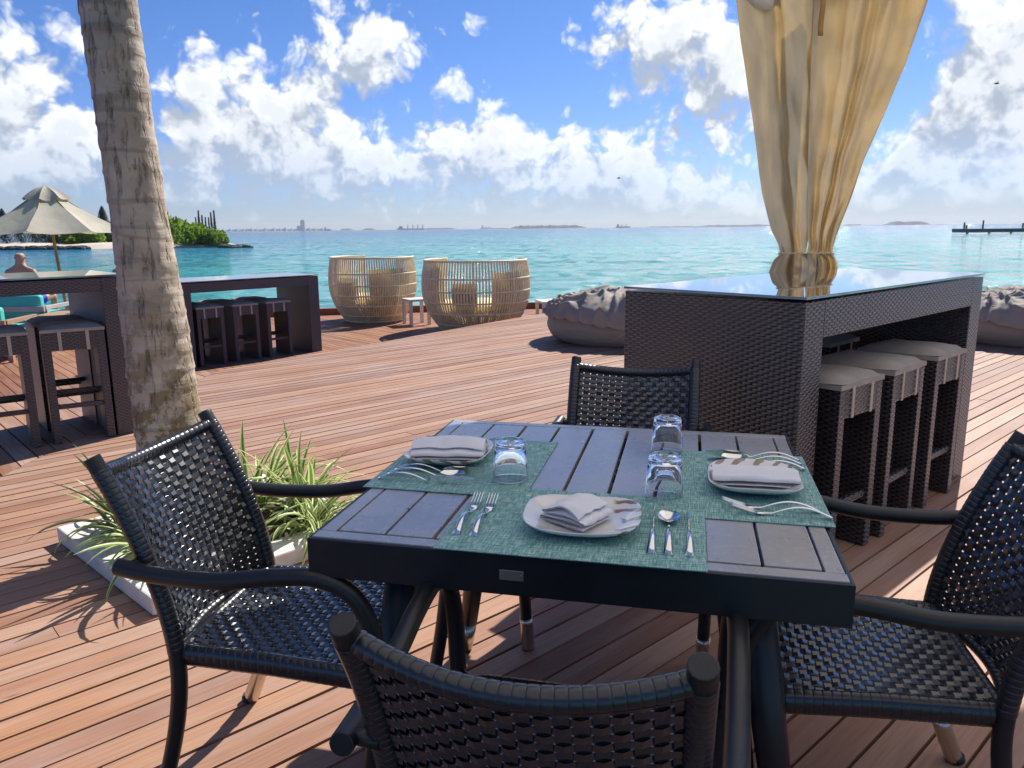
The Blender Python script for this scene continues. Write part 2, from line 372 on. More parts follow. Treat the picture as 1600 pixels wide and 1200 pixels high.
t = NT('bar_glass_top'); t.set(Base_Color=(.12, .14, .15), Roughness=.015, IOR=2.6); t.p.inputs['Coat Weight'].default_value = 1; t.p.inputs['Coat Roughness'].default_value = .01; M_mirror = t.m
# variegated leaf: green centre, cream margins (uv.x across the blade)
t = NT('variegated_leaf'); uv = t.uv(); s = t.n('ShaderNodeSeparateXYZ'); t.l(uv, s.inputs[0])
e = t.math('ABSOLUTE', t.math('SUBTRACT', s.outputs[0], .5))
st = t.math('ADD', e, t.math('MULTIPLY', t.math('SUBTRACT', t.noise(t.mapv(uv, (14, 1, 1)), 1, 2), .5), .25))
c = t.mix(t.rng(st, .20, .27), (.13, .26, .045), (.62, .64, .30))
t.set(Base_Color=c, Roughness=.45)
tr = t.n('ShaderNodeBsdfTranslucent'); t.l(c, tr.inputs[0]); mx = t.n('ShaderNodeMixShader'); mx.inputs[0].default_value = .4
t.l(t.p.outputs[0], mx.inputs[1]); t.l(tr.outputs[0], mx.inputs[2]); t.l(mx.outputs[0], t.out.inputs[0])
M_leaf = t.m
def foliage(name, a, b, tr_=.3):
    t = NT(name); r = t.attr('rnd')
    c = t.mix(r, a, b); t.set(Base_Color=c, Roughness=.6)
    tr = t.n('ShaderNodeBsdfTranslucent'); t.l(c, tr.inputs[0]); mx = t.n('ShaderNodeMixShader'); mx.inputs[0].default_value = tr_
    t.l(t.p.outputs[0], mx.inputs[1]); t.l(tr.outputs[0], mx.inputs[2]); t.l(mx.outputs[0], t.out.inputs[0]); return t.m
M_bush = foliage('bright_bush_leaves', (.08, .17, .015), (.34, .46, .04), .5)
M_bush2 = foliage('dark_bush_leaves', (.02, .05, .015), (.07, .13, .03), .3)
M_casu = foliage('casuarina_needles', (.025, .045, .035), (.06, .085, .065), .2)

# ------------------------------------------------------------------ mesh builder
class MB:
    def __init__(s): s.v = []; s.f = []; s.uv = []; s.rnd = []; s.sm = []; s.cur = 0.; s.mi = []; s.cm = 0
    def face(s, idx, uvs=None, smooth=False):
        s.f.append(tuple(idx)); s.uv.append(uvs or [(s.v[i][0], s.v[i][1]) for i in idx]); s.rnd.append(s.cur); s.sm.append(smooth); s.mi.append(s.cm)
    def box(s, c, d, rz=0, M=None):
        hx, hy, hz = d[0] / 2, d[1] / 2, d[2] / 2; b = len(s.v)
        R = Matrix.Rotation(rz, 3, 'Z') if M is None else M
        for z in (-hz, hz):
            for x, y in ((-hx, -hy), (hx, -hy), (hx, hy), (-hx, hy)):
                s.v.append(tuple(Vector(c) + R @ Vector((x, y, z))))
        for idx, (du, dv) in (((0, 3, 2, 1), (d[1], d[0])), ((4, 5, 6, 7), (d[0], d[1])), ((0, 1, 5, 4), (d[0], d[2])), ((1, 2, 6, 5), (d[1], d[2])), ((2, 3, 7, 6), (d[0], d[2])), ((3, 0, 4, 7), (d[1], d[2]))):
            s.face([b + i for i in idx], [(0, 0), (du, 0), (du, dv), (0, dv)])
        return s
    def prism(s, poly, z0, z1, uvf=None):
        b = len(s.v); n = len(poly); uvf = uvf or (lambda x, y: (x, y))
        for z in (z0, z1):
            for x, y in poly: s.v.append((x, y, z))
        s.face([b + i for i in reversed(range(n))], [uvf(*poly[i]) for i in reversed(range(n))])
        s.face([b + n + i for i in range(n)], [uvf(*q) for q in poly])
        for i in range(n):
            j = (i + 1) % n; u = uvf(*poly[i]); w = uvf(*poly[j])
            s.face([b + i, b + j, b + n + j, b + n + i], [u, w, (w[0], w[1] + z1 - z0), (u[0], u[1] + z1 - z0)])
        return s
    def tube(s, pts, rad, seg=10, caps=True, up=None, flat=None, smooth=True):
        pts = [Vector(p) for p in pts]; n = len(pts)
        rads = rad if isinstance(rad, (list, tuple)) else [rad] * n
        b = len(s.v); T = []
        for i in range(n):
            a = pts[max(0, i - 1)]; c = pts[min(n - 1, i + 1)]; T.append((c - a).normalized())
        u = Vector(up) if up else (Vector((0, 0, 1)) if abs(T[0].z) < .9 else Vector((1, 0, 0)))
        L = 0
        for i in range(n):
            u = (u - T[i] * u.dot(T[i]))
            u = u.normalized() if u.length > 1e-6 else T[i].orthogonal().normalized()
            w = T[i].cross(u)
            fx = flat or (1, 1)
            for k in range(seg):
                a = 2 * pi * k / seg
                s.v.append(tuple(pts[i] + (w * cos(a) * fx[0] + u * sin(a) * fx[1]) * rads[i]))
        for i in range(n - 1):
            d = (pts[i + 1] - pts[i]).length
            for k in range(seg):
                k2 = (k + 1) % seg
                s.face([b + i * seg + k, b + i * seg + k2, b + (i + 1) * seg + k2, b + (i + 1) * seg + k],
                       [(k / seg, L), ((k + 1) / seg, L), ((k + 1) / seg, L + d), (k / seg, L + d)], smooth)
            L += d
        if caps:
            s.face([b + k for k in reversed(range(seg))], [(0, 0)] * seg); s.face([b + (n - 1) * seg + k for k in range(seg)], [(0, 0)] * seg)
        return s
    def grid(s, P, closed_u=False, smooth=True, uvs=None):
        # P[i][j] points
        b = len(s.v); ni = len(P); nj = len(P[0])
        for row in P:
            for p in row: s.v.append(tuple(p))
        for i in range(ni - 1 + (1 if closed_u else 0)):
            i2 = (i + 1) % ni
            for j in range(nj - 1):
                q = [b + i * nj + j, b + i2 * nj + j, b + i2 * nj + j + 1, b + i * nj + j + 1]
                s.face(q, [(i / ni, j / nj), ((i + 1) / ni, j / nj), ((i + 1) / ni, (j + 1) / nj), (i / ni, (j + 1) / nj)] if not uvs else [uvs(i, j), uvs(i + 1, j), uvs(i + 1, j + 1), uvs(i, j + 1)], smooth)
        return s
    def lathe(s, prof, seg=24, c=(0, 0, 0), cap=True, smooth=True):
        P = [[(c[0] + r * cos(2 * pi * k / seg), c[1] + r * sin(2 * pi * k / seg), c[2] + z) for r, z in prof] for k in range(seg)]
        return s.grid(P, True, smooth)
    def mesh(s, name, mat):
        me = bpy.data.meshes.new(name); me.from_pydata([tuple(v) for v in s.v], [], s.f)
        ul = me.uv_layers.new(name='UVMap'); k = 0
        flat = []
        for uvs in s.uv:
            for q in uvs: flat.extend(q)
        ul.data.foreach_set('uv', flat)
        at = me.attributes.new('rnd', 'FLOAT', 'FACE'); at.data.foreach_set('value', s.rnd)
        me.polygons.foreach_set('use_smooth', s.sm)
        for m in (mat if isinstance(mat, list) else [mat]): me.materials.append(m)
        if isinstance(mat, list): me.polygons.foreach_set('material_index', s.mi)
        me.update(); return me
    def build(s, name, mat, parent=None, kind=None, label=None):
        o = bpy.data.objects.new(name, s.mesh(name, mat)); sc.collection.objects.link(o)
        if parent: o.parent = parent
        if kind: o['kind'] = kind
        if label: o['label'] = label
        return o

def empty(name, loc=(0, 0, 0), rz=0):
    o = bpy.data.objects.new(name, None); sc.collection.objects.link(o); o.location = loc; o.rotation_euler = (0, 0, rz); o.empty_display_size = .1
    return o
def tag(o, label, cat, group=None):
    o['label'] = label; o['category'] = cat
    if group: o['group'] = group
    return o
KIDS = {}
def kids(o):
    return [c for c in sc.collection.objects if c.parent == o]
def copy_tree(o, parent=None):
    c = o.copy(); sc.collection.objects.link(c)
    if parent: c.parent = parent
    for k in kids(o): copy_tree(k, c)
    return c
def smooth_path(pts, n=8):
    P = [Vector(p) for p in pts]; out = []
    for i in range(len(P) - 1):
        p0 = P[max(0, i - 1)]; p1 = P[i]; p2 = P[i + 1]; p3 = P[min(len(P) - 1, i + 2)]
        for k in range(n):
            t = k / n
            out.append(.5 * ((2 * p1) + (p2 - p0) * t + (2 * p0 - 5 * p1 + 4 * p2 - p3) * t * t + (3 * p1 - p0 - 3 * p2 + p3) * t ** 3))
    out.append(P[-1]); return out
def bevel(o, w=.004, seg=2):
    m = o.modifiers.new('bevel', 'BEVEL'); m.width = w; m.segments = seg; m.limit_method = 'ANGLE'; m.angle_limit = radians(40); return o

def clip(poly, a, b, c):
    # keep a*x+b*y <= c
    out = []
    for i in range(len(poly)):
        p = poly[i]; q = poly[(i + 1) % len(poly)]
        fp = a * p[0] + b * p[1] - c; fq = a * q[0] + b * q[1] - c
        if fp <= 0: out.append(p)
        if fp * fq < 0:
            t = fp / (fp - fq); out.append((p[0] + (q[0] - p[0]) * t, p[1] + (q[1] - p[1]) * t))
    res = []
    for p in out:
        if not res or abs(p[0] - res[-1][0]) + abs(p[1] - res[-1][1]) > 1e-5: res.append(p)
    return res

# ================================================================== SETTING
def lay_planks(deck, poly, ang, pitch, gap, z1, th, mat, near, L=3.9, seed=1, cap=290):
    R = random.Random(seed); ca, sa = cos(radians(ang)), sin(radians(ang))
    loc = [(x * ca + y * sa, -x * sa + y * ca) for x, y in poly]
    p0 = min(q[1] for q in loc); p1 = max(q[1] for q in loc)
    field = MB(); cnt = 0
    i = math.floor(p0 / pitch)
    while i * pitch < p1:
        a = i * pitch; bb = a + pitch - gap * R.uniform(.7, 1.3)
        strip = clip(clip(loc, 0, 1, bb), 0, -1, -a)
        if len(strip) >= 3:
            umin = min(q[0] for q in strip); umax = max(q[0] for q in strip)
            cuts = [umin - 1]; u = umin + R.uniform(.15, 1) * L
            while u < umax: cuts.append(u); u += L * R.uniform(.7, 1.2)
            cuts.append(umax + 1)
            for k in range(len(cuts) - 1):
                piece = clip(clip(strip, 1, 0, cuts[k + 1] - .0015), -1, 0, -cuts[k] - .0015)
                if len(piece) < 3: continue
                if max(q[0] for q in piece) - min(q[0] for q in piece) < .06: continue
                w = [(q[0] * ca - q[1] * sa, q[0] * sa + q[1] * ca) for q in piece]
                cx = sum(q[0] for q in w) / len(w); cy = sum(q[1] for q in w) / len(w)
                lev = z1 - R.uniform(0, .0022)
                uvf = lambda x, y: (x * ca + y * sa, -x * sa + y * ca)
                if near(a, piece, w) and cnt < cap:
                    m = MB(); m.cur = R.random(); m.prism(w, lev - th, lev, uvf); m.build('plank', mat, deck); cnt += 1
                else:
                    field.cur = R.random(); field.prism(w, lev - th, lev, uvf)
        i += 1
    if field.f: field.build('far_planks', mat, deck, kind='stuff')
    return cnt

edge = [(-2.88, 7.42), (-2.02, 8.62), (-1.24, 9.78), (-.42, 10.98), (.36, 12.1), (1.2, 13.2), (3, 14.45), (6, 13.35), (9, 10.9), (13, 7)]
polyA = edge + [(13, -1.2), (-2.88, -1.2)]
polyB = [(-2.886, 7.42), (-2.886, -1.2), (-9, -1.2), (-9, 1.6), (-5.5, 4.9)]
polyL = [(-15, 3), (14, 3), (14, 10.3), (10.5, 12.8), (6, 15.4), (3, 16.4), (.42, 16.3), (-3.85, 15.4), (-15, 12.7)]

deck = MB().prism(polyA, -.30, -.045).build('main_deck', M_under, kind='structure')
sdeck = MB().prism([(x - .004, y) for x, y in polyB], -.30, -.045).build('side_deck', M_under, kind='structure')
ldeck = MB().prism(polyL, -.60, -.375).build('lower_deck', M_under, kind='structure')
def nearA(a, piece, w):
    return a < 4.75 and max(q[0] for q in w) > -2.9 and min(q[0] for q in w) < 6.5 and max(q[1] for q in w) > .6
print('planksA', lay_planks(deck, polyA, 42.3, .1, .0098, 0., .024, M_deck, nearA, L=11., seed=3))
print('planksB', lay_planks(sdeck, polyB, -47.2, .118, .010, 0., .024, M_deck, lambda a, p, w: max(q[1] for q in w) > 3 and max(q[0] for q in w) > -4.2, seed=4))
lay_planks(ldeck, polyL, -49., .105, .008, -.33, .024, M_deck2, lambda a, p, w: False, seed=5, L=3.3)
# fascia boards along the step
for k in range(len(edge) - 1):
    a, b = Vector(edge[k] + (0,)), Vector(edge[k + 1] + (0,)); d = (b - a); n = Vector((-d.y, d.x, 0)).normalized()
    m = MB(); m.cur = random.random(); m.box(tuple((a + b) / 2 + n * .014 + Vector((0, 0, -.18))), (d.length, .02, .29), atan2(d.y, d.x)); m.build('fascia_board', M_deck2, deck)
# kerb along the sea edge
kb = empty('deck_kerb'); tag(kb, 'low reddish wooden kerb along the sea edge of the lower deck', 'kerb')
ke = [(-15, 12.7), (-9.4, 14.05), (-3.85, 15.4), (.42, 16.3), (3, 16.4), (6, 15.4), (10.5, 12.8), (14, 10.3)]
for k in range(len(ke) - 1):
    a, b = Vector(ke[k] + (0,)), Vector(ke[k + 1] + (0,)); d = b - a
    m = MB(); m.box(tuple((a + b) / 2 + Vector((0, 0, -.27))), (d.length - .01, .12, .14), atan2(d.y, d.x)); m.build('board', M_kerb, kb)

# sea: fine grid not needed, waves are relief plus painted shading in the material
m = MB(); S = 9000
m.v = [(-S, -S, -1.3), (S, -S, -1.3), (S, S, -1.3), (-S, S, -1.3)]; m.face((0, 1, 2, 3)); sea = m.build('sea', M_water, kind='structure')

# ---------------- planter with palm
PC = (-1.305, 3.215); PA = radians(45)
pl = empty('planter', (PC[0], PC[1], 0), radians(-43)); tag(pl, 'square white stone planter border around the palm and striped grasses', 'planter')
for k, (cx, cy, dx, dy) in enumerate(((0, -.425, 1.0, .15), (0, .425, 1.0, .15), (-.425, 0, .15, .697), (.425, 0, .15, .697))):
    bevel(MB().box((cx, cy, .036), (dx, dy, .070)).build('stone_slab', M_stone, pl), .008)
sm = MB(); n = 14
P = [[(-.349 + .698 * i / n, -.349 + .698 * j / n, .045 + .018 * noise.noise((i * .7, j * .7, 3))) for j in range(n + 1)] for i in range(n + 1)]
sm.grid(P).build('soil', M_soil, pl)

# palm trunk
pts = [(-1.43, 3.32, .03, .185), (-1.48, 3.31, .12, .170), (-1.505, 3.3, .25, .150), (-1.52, 3.3, .45, .140), (-1.53, 3.3, .70, .136), (-1.538, 3.3, .95, .131), (-1.55, 3.3, 1.24, .117), (-1.562, 3.3, 1.5, .108), (-1.574, 3.3, 1.8, .106),
       (-1.588, 3.3, 2.1, .107), (-1.60, 3.3, 2.4, .106), (-1.63, 3.3, 3.0, .103), (-1.68, 3.3, 3.7, .10), (-1.75, 3.3, 4.5, .097), (-1.84, 3.3, 5.4, .092)]
path = smooth_path([p[:3] for p in pts], 22); rr = []
nn = len(path)
for i in range(nn):
    f = i / 22; k = min(int(f), len(pts) - 2); t_ = f - k
    rr.append(pts[k][3] * (1 - t_) + pts[min(k + 1, len(pts) - 1)][3] * t_)
pm = MB(); seg = 40; rings = []
cum = 0
for i in range(nn):
    if i: cum += (path[i] - path[i - 1]).length
    z = cum
    ring = []
    for k in range(seg):
        a = 2 * pi * k / seg
        zz = z + .035 * noise.noise((cos(a) * 1.1, sin(a) * 1.1, z * 1.3))
        ph = (zz / (.092 + .03 * noise.noise((z * .8, 2, 2))))
        fr = ph - math.floor(ph)
        r = rr[i] * (1 + .040 * (1 - fr) ** 3 - .018 * (1 if fr > .93 else 0)) + .006 * noise.noise((cos(a) * 2, sin(a) * 2, zz * 7)) + .004 * noise.noise((cos(a) * 7, sin(a) * 7, zz * 22))
        ring.append(tuple(path[i] + Vector((cos(a) * r, sin(a) * r, 0))))
    rings.append(ring)
pm.grid(list(map(list, zip(*rings))), closed_u=True)
palm = empty('palm_tree', (0, 0, 0)); tag(palm, 'leaning grey palm trunk with ring scars and mossy base in the planter', 'palm tree')
pm.build('trunk', M_bark, palm)
# crown far above the frame
fr = MB(); R = random.Random(5)
top = Vector((-1.86, 3.3, 5.4))
for k in range(18):
    a = k * 2.4 + R.uniform(-.2, .2); el0 = R.uniform(-.2, .9); Lf = R.uniform(1.7, 2.3); prev = None
    spine = []
    for j in range(12):
        s_ = j / 11; e_ = el0 - 1.6 * s_
        p = top + Vector((cos(a) * cos(el0 * .6) * Lf * s_, sin(a) * cos(el0 * .6) * Lf * s_, Lf * (el0 * .75 * s_ - .75 * s_ * s_)))
        spine.append(p)
    fr.tube(spine, [.018 * (1 - .8 * j / 11) for j in range(12)], 5)
    for j in range(1, 12):
        for sgn in (-1, 1):
            for q in (0, .5):
                p = spine[j - 1].lerp(spine[j], q + .5 if q else 1) ; d = (spine[j] - spine[j - 1]).normalized(); sd_ = d.cross(Vector((0, 0, 1))).normalized() * sgn
                ln_ = .42 * sin(pi * min(1, (j + .5) / 12)) + .1; tip = p + sd_ * ln_ * .8 + d * ln_ * .5 + Vector((0, 0, -ln_ * .35))
                b0 = len(fr.v); fr.v += [tuple(p - d * .015), tuple(p + d * .015), tuple(tip)]; fr.face((b0, b0 + 1, b0 + 2)); fr.rnd[-1] = R.random()
fr.build('crown', M_bush2, palm)

# spider plants
def leaf_mesh(R, L, lift, curl, w):
    m = MB(); n = 9; P = []
    for i in range(n + 1):
        s_ = i / n
        ang_ = lift - curl * s_
        if i == 0: pos = Vector((.01, 0, 0))
        else: pos = pos + Vector((cos(ang_), 0, sin(ang_))) * (L / n)
        ww = w * (0.55 + 1.2 * s_ if s_ < .35 else 1.0 * (1 - ((s_ - .35) / .65) ** 2.2)) + .0006
        nrm = Vector((-sin(ang_), 0, cos(ang_)))
        P.append([pos + Vector((0, -ww, 0)) + nrm * ww * .5, pos, pos + Vector((0, ww, 0)) + nrm * ww * .5])
    b0 = 0
    for r_ in P:
        for q in r_: m.v.append(tuple(q))
    for i in range(n):
        for j in range(2):
            q = [i * 3 + j, i * 3 + j + 1, (i + 1) * 3 + j + 1, (i + 1) * 3 + j]
            m.face(q, [(j / 2, i / n), ((j + 1) / 2, i / n), ((j + 1) / 2, (i + 1) / n), (j / 2, (i + 1) / n)], True)
    return m.mesh('leaf', M_leaf)
R = random.Random(11)
LM = [leaf_mesh(R, R.uniform(.26, .44), R.uniform(1.0, 1.45), R.uniform(.5, 2.6), R.uniform(.0085, .014)) for _ in range(16)]
def spider(x, y, n, sc_, label, seed, bias=None):
    R = random.Random(seed); o = empty('spider_plant', (x, y, .055)); tag(o, label, 'plant', 'variegated plants in the planter')
    for k in range(int(n * 1.5)):
        l = bpy.data.objects.new('leaf', R.choice(LM)); sc.collection.objects.link(l); l.parent = o
        a = R.uniform(0, 2 * pi) if bias is None else R.gauss(bias, 1.3)
        s_ = sc_ * R.uniform(.75, 1.3)
        l.rotation_euler = (R.uniform(-.25, .25), R.uniform(-.25, .35), a); l.scale = (s_, s_ * R.uniform(.85, 1.2), s_); l.location = (R.uniform(-.05, .05), R.uniform(-.05, .05), 0)
spider(-1.64, 3.12, 26, .95, 'striped plant drooping over the left corner of the planter', 1, 3.6)
spider(-1.44, 2.92, 28, .95, 'striped plant behind the near post of the left chair back', 2, 3.9)
spider(-1.22, 3.50, 36, 1.0, 'tall striped plant at the back of the planter beside the palm', 3)
spider(-.98, 3.42, 40, 1.0, 'striped plant with upright blades at the back right of the planter', 4)
spider(-.86, 3.14, 38, .78, 'fine bladed striped plant at the right corner above the white slab', 5)
spider(-1.16, 3.0, 42, .85, 'striped plant seen through the weave of the left chair back', 6)

# ---------------- far land across the water
def ground_blob(name, cx, cy, L, W, h, rz, mat, seed, kind='structure', z=-1.3):
    m = MB(); n1, n2 = 40, 10; P = []
    for i in range(n1 + 1):
        row = []
        for j in range(n2 + 1):
            u = i / n1 * 2 - 1; v_ = j / n2 * 2 - 1
            wd = sqrt(max(0, 1 - u * u)) * (1 + .25 * noise.noise((u * 4 + seed, 1, 0)))
            x = u * L / 2; y = v_ * wd * W / 2
            hz = h * (1 - v_ * v_) ** .5 * (wd ** .5) * (1 + .3 * noise.noise((u * 7, v_ * 3, seed)))
            row.append((x, y, max(-.3, hz)))
        P.append(row)
    m.grid(P); o = m.build(name, mat, kind=kind); o.location = (cx, cy, z); o.rotation_euler = (0, 0, rz); return o
spit = ground_blob('sand_spit', -85, 133, 78, 17, 1.0, 0, M_sand, 3)
# leaf clump crowns
def crown_mesh(R, rad, n, leaf, lumps=5, squash=.75):
    m = MB(); cl = [(R.uniform(-.55, .55), R.uniform(-.55, .55), R.uniform(-.1, .5), R.uniform(.35, .62)) for _ in range(lumps)]
    for k in range(n):
        c = R.choice(cl); d = Vector((R.gauss(0, 1), R.gauss(0, 1), R.gauss(0, 1))).normalized() * c[3] * R.uniform(.72, 1.08)
        p = (Vector(c[:3]) + d) * rad; p.z *= squash
        p.z = abs(p.z + .1 * rad) - .02
        a = Vector((R.gauss(0, 1), R.gauss(0, 1), R.gauss(0, 1))).normalized(); b = a.orthogonal().normalized(); s_ = leaf * R.uniform(.6, 1.4)
        b0 = len(m.v); m.v += [tuple(p + a * s_), tuple(p + b * s_ * .6), tuple(p - a * s_), tuple(p - b * s_ * .6)]
        m.cur = max(0, min(1, R.gauss(.45, .28))); m.face((b0, b0 + 1, b0 + 2, b0 + 3))
    return m
R = random.Random(21)
BM = {}
for nm, mt in (('bright', M_bush), ('dark', M_bush2)):
    BM[nm] = [crown_mesh(R, 1., 1500, .085, 6).mesh('crown', mt) for _ in range(3)]
def bush(x, y, r, kind, label, cat='bush', grp='bushes on the sand spit', h=1.):
    o = empty('shore_bush' if cat == 'bush' else 'shore_tree', (x, y, -.75)); tag(o, label, cat, grp)
    c = bpy.data.objects.new('crown', R.choice(BM[kind])); sc.collection.objects.link(c); c.parent = o; c.scale = (r * 1.1, r * 1.1, r * 1.6); c.rotation_euler = (0, 0, R.uniform(0, 6)); c.location = (0, 0, r * .02)
    t_ = MB().tube([(0, 0, -.6), (.05 * r, 0, r * .6 * h)], [.09 * r, .03 * r], 6).build('stem', M_rock, o)
def at_px(x, D):   # ground point seen in the photograph's column x at distance D
    d = fw * 1200 + rv * (x - 800) + uv_ * (600 - 380); return d.x / d.y * D, D
for (px, D, r, kd, lb) in [
    (272, 131, 3.0, 'bright', 'bright green bush just right of the palm trunk on the spit'), (287, 133, 4.4, 'bright', 'tall bright green bush in the middle of the clump right of the palm'),
    (300, 129, 3.1, 'bright', 'round bright green bush in front of the tall clump'), (313, 134, 3.7, 'dark', 'darker green bush at the back before the thin pines'),
    (327, 130, 2.5, 'bright', 'low yellow green bush towards the sandy point'), (339, 131, 2.0, 'bright', 'small low bush beside the tallest thin pines'), (348, 131, 1.3, 'bright', 'last tiny bush before the sandy point'),
    (262, 133, 4.0, 'dark', 'dark bush partly behind the palm trunk'), (150, 137, 3.6, 'dark', 'dark green bush behind the right rim of the parasol'), (168, 139, 3.6, 'dark', 'dark bush between the parasol and the palm trunk'),
    (108, 133, 2.7, 'bright', 'bright green bush right of the parasol pole'), (122, 131, 2.9, 'bright', 'yellow green bush under the parasol rim'), (137, 132, 2.6, 'bright', 'bright bush nearest the sand left of the palm'), (96, 134, 3.0, 'dark', 'dark bush close to the parasol pole'),
    (185, 140, 3.8, 'dark', 'dark bush hidden behind the palm trunk'), (225, 138, 4.0, 'dark', 'dark green bush behind the palm trunk centre')]:
    x, y = at_px(px, max(D, 130)); bush(x, y, r * .86, kd, lb)
# tall thin pines (casuarinas)
def casu_mesh(R, H, W, n, droop):
    m = MB()
    for k in range(n):
        s_ = R.random() ** .8; r_ = W * (1 - s_) ** (1.1 if W < .1 else .6) * R.uniform(.2, 1) + .004
        a = R.uniform(0, 2 * pi); p = Vector((cos(a) * r_, sin(a) * r_, H * (.08 + .92 * s_)))
        L_ = R.uniform(.25, .6) * droop; d = Vector((cos(a) * .35, sin(a) * .35, -1 if W > .1 else .9)).normalized() * L_; w_ = Vector((-sin(a), cos(a), 0)) * .008
        b0 = len(m.v); m.v += [tuple(p - w_), tuple(p + w_), tuple(p + d)]; m.cur = R.random(); m.face((b0, b0 + 1, b0 + 2))
    return m.mesh('crown', M_casu)
CM = [casu_mesh(R, 1, .062, 620, .20) for _ in range(3)]
CM2 = [casu_mesh(R, 1, .26, 1100, .30) for _ in range(3)]
def casu(px, D, H, meshes, label, wide=1., grp='thin pines on the spit'):
    x, y = at_px(px, D); o = empty('shore_pine', (x, y, -.6)); tag(o, label, 'pine tree', grp)
    c = bpy.data.objects.new('crown', R.choice(meshes)); sc.collection.objects.link(c); c.parent = o; c.scale = (H * wide, H * wide, H); c.rotation_euler = (0, 0, R.uniform(0, 6))
    MB().tube([(0, 0, -.6), (.02, 0, H * .9)], [.07, .01], 6).build('trunk', M_rock, o)
for px, H, lb in [(266, 6.6, 'thin dark pine spire beside the right edge of the palm trunk'), (309, 5.3, 'first thin pine of the row behind the bright bushes'), (314, 5.6, 'second thin pine of the row behind the bright bushes'), (319, 5.4, 'third thin pine of the row behind the bright bushes'), (324, 5.5, 'thin pine in the middle of the row towards the point'), (329, 5.0, 'thin pine third from the end of the row'), (333, 5.3, 'thin pine second from the end of the row'), (338, 5.5, 'outermost thin pine of the row nearest the point')]:
    casu(px, 137, H * R.uniform(.74, .95), CM, lb, 1.)
for px, H, lb in [(-14, 9.5, 'feathery grey casuarina cut by the left edge'), (10, 9.2, 'feathery grey casuarina below the left side of the parasol'), (34, 9.4, 'wide drooping casuarina below the parasol'), (56, 9.0, 'drooping casuarina just left of the parasol pole'), (76, 8.3, 'drooping casuarina behind the parasol pole'), (165, 9.8, 'tall casuarina whose top shows over the parasol rim')]:
    casu(px, 133 if px < 100 else 138, H * .66, CM2, lb, 1.0, 'drooping casuarinas on the spit')
# rocks
RM = []
for k in range(4):
    m = MB(); P = [[None] * 7 for _ in range(10)]
    for i in range(10):
        for j in range(7):
            a = 2 * pi * i / 10; e_ = -pi / 2 + pi * j / 6; r_ = 1 + .35 * noise.noise((cos(a) * 1.3 + k * 7, sin(a) * 1.3, e_))
            P[i][j] = (r_ * cos(a) * cos(e_), r_ * sin(a) * cos(e_) * .8, r_ * sin(e_) * .55)
    m.grid(P, closed_u=True, smooth=False); RM.append(m.mesh('rock', M_rock))
rk = [(352, 'flat dark rock where the sand ends'), (362, 'dark rock in the water off the sandy point'), (370, 'larger dark rock off the sandy point'), (378, 'rock near the tip of the point'), (386, 'outermost small dark rock off the point')]
for px, lb in rk:
    x, y = at_px(px, 124 + R.uniform(0, 3)); o = bpy.data.objects.new('shore_rock', R.choice(RM)); sc.collection.objects.link(o); o.location = (x, y, -1.15); s_ = R.uniform(.7, 1.2); o.scale = (s_ * 1.3, s_, s_ * .7); tag(o, lb, 'rock', 'rocks along the shore')
rw = MB()
for k in range(120):
    px = R.uniform(-30, 140); x, y = at_px(px, 124.5 + R.uniform(-1.2, 1.5)); s_ = R.uniform(.35, .9); b0 = len(rw.v)
    me = RM[k % 4]
    for v_ in me.vertices: rw.v.append((x + v_.co.x * s_ * 1.4, y + v_.co.y * s_, -1.15 + v_.co.z * s_))
    for p in me.polygons: rw.face([b0 + i for i in p.vertices])
o = rw.build('rock_revetment', M_rock, kind='stuff'); tag(o, 'jumbled dark rocks lining the shore under the casuarinas', 'rocks')

# ---------------- horizon: islands, city, ships, jetty
FD = 5200.
def far_isl(px0, px1, hpx, label, seed, D=FD, lumps=18):
    x0, _ = at_px(px0, D); x1, _ = at_px(px1, D); m = MB(); n = 60; H = hpx * D / 1200; P = []
    for i in range(n + 1):
        u = i / n; prof = min(1, min(u, 1 - u) * 7) ** .7
        h = H * prof * (.62 + .55 * abs(noise.noise((u * lumps, seed, 0))) + .25 * noise.noise((u * lumps * 3, seed, 1)))
        x = x0 + (x1 - x0) * u
        P.append([(x, D - 60, -1.4), (x, D - 40, h * .8), (x, D + 20, h), (x, D + 120, -1.4)])
    o = m.grid(P, smooth=False).build('far_island', M_rock2); tag(o, label, 'island'); return o
far_isl(797, 916, 6.5, 'long wooded island on the horizon left of the middle', 1)
far_isl(1090, 1215, 3.2, 'low strip of land on the horizon running behind the curtain', 2)
far_isl(1384, 1446, 6.5, 'small humped wooded island right of the curtain', 3)
far_isl(1322, 1340, 2.0, 'tiny islet between the curtain and the humped island', 4, lumps=5)
far_isl(345, 520, 3.6, 'low shore of the distant town right of the sand spit', 5)
far_isl(535, 550, 3.2, 'small islet right of the distant town', 6, lumps=4)
far_isl(570, 585, 3.6, 'second small islet left of the cargo ship', 7, lumps=4)
far_isl(662, 712, 2.6, 'thin island right of the cargo ship', 8)
far_isl(748, 796, 1.3, 'faint flat shore left of the long wooded island', 9)
far_isl(1010, 1090, 1.6, 'faint flat shore right of the small ship', 10)
R = random.Random(9)
cb = [(352, 4, 3), (360, 5, 4), (371, 4, 3), (382, 5, 3), (393, 4, 4), (404, 5, 3), (415, 4, 4), (427, 5, 4), (438, 4, 3), (449, 5, 5), (458, 4, 4), (466, 5, 4), (484, 5, 5), (493, 4, 4), (503, 5, 3)]
names_ = ['farthest left', 'second from the left', 'third from the left', 'fourth from the left', 'fifth from the left', 'sixth from the left', 'seventh from the left', 'eighth from the left', 'ninth from the left', 'tenth from the left', 'eleventh from the left', 'second left of the tower', 'nearest left of the tower', 'nearest right of the tower', 'last on the right']
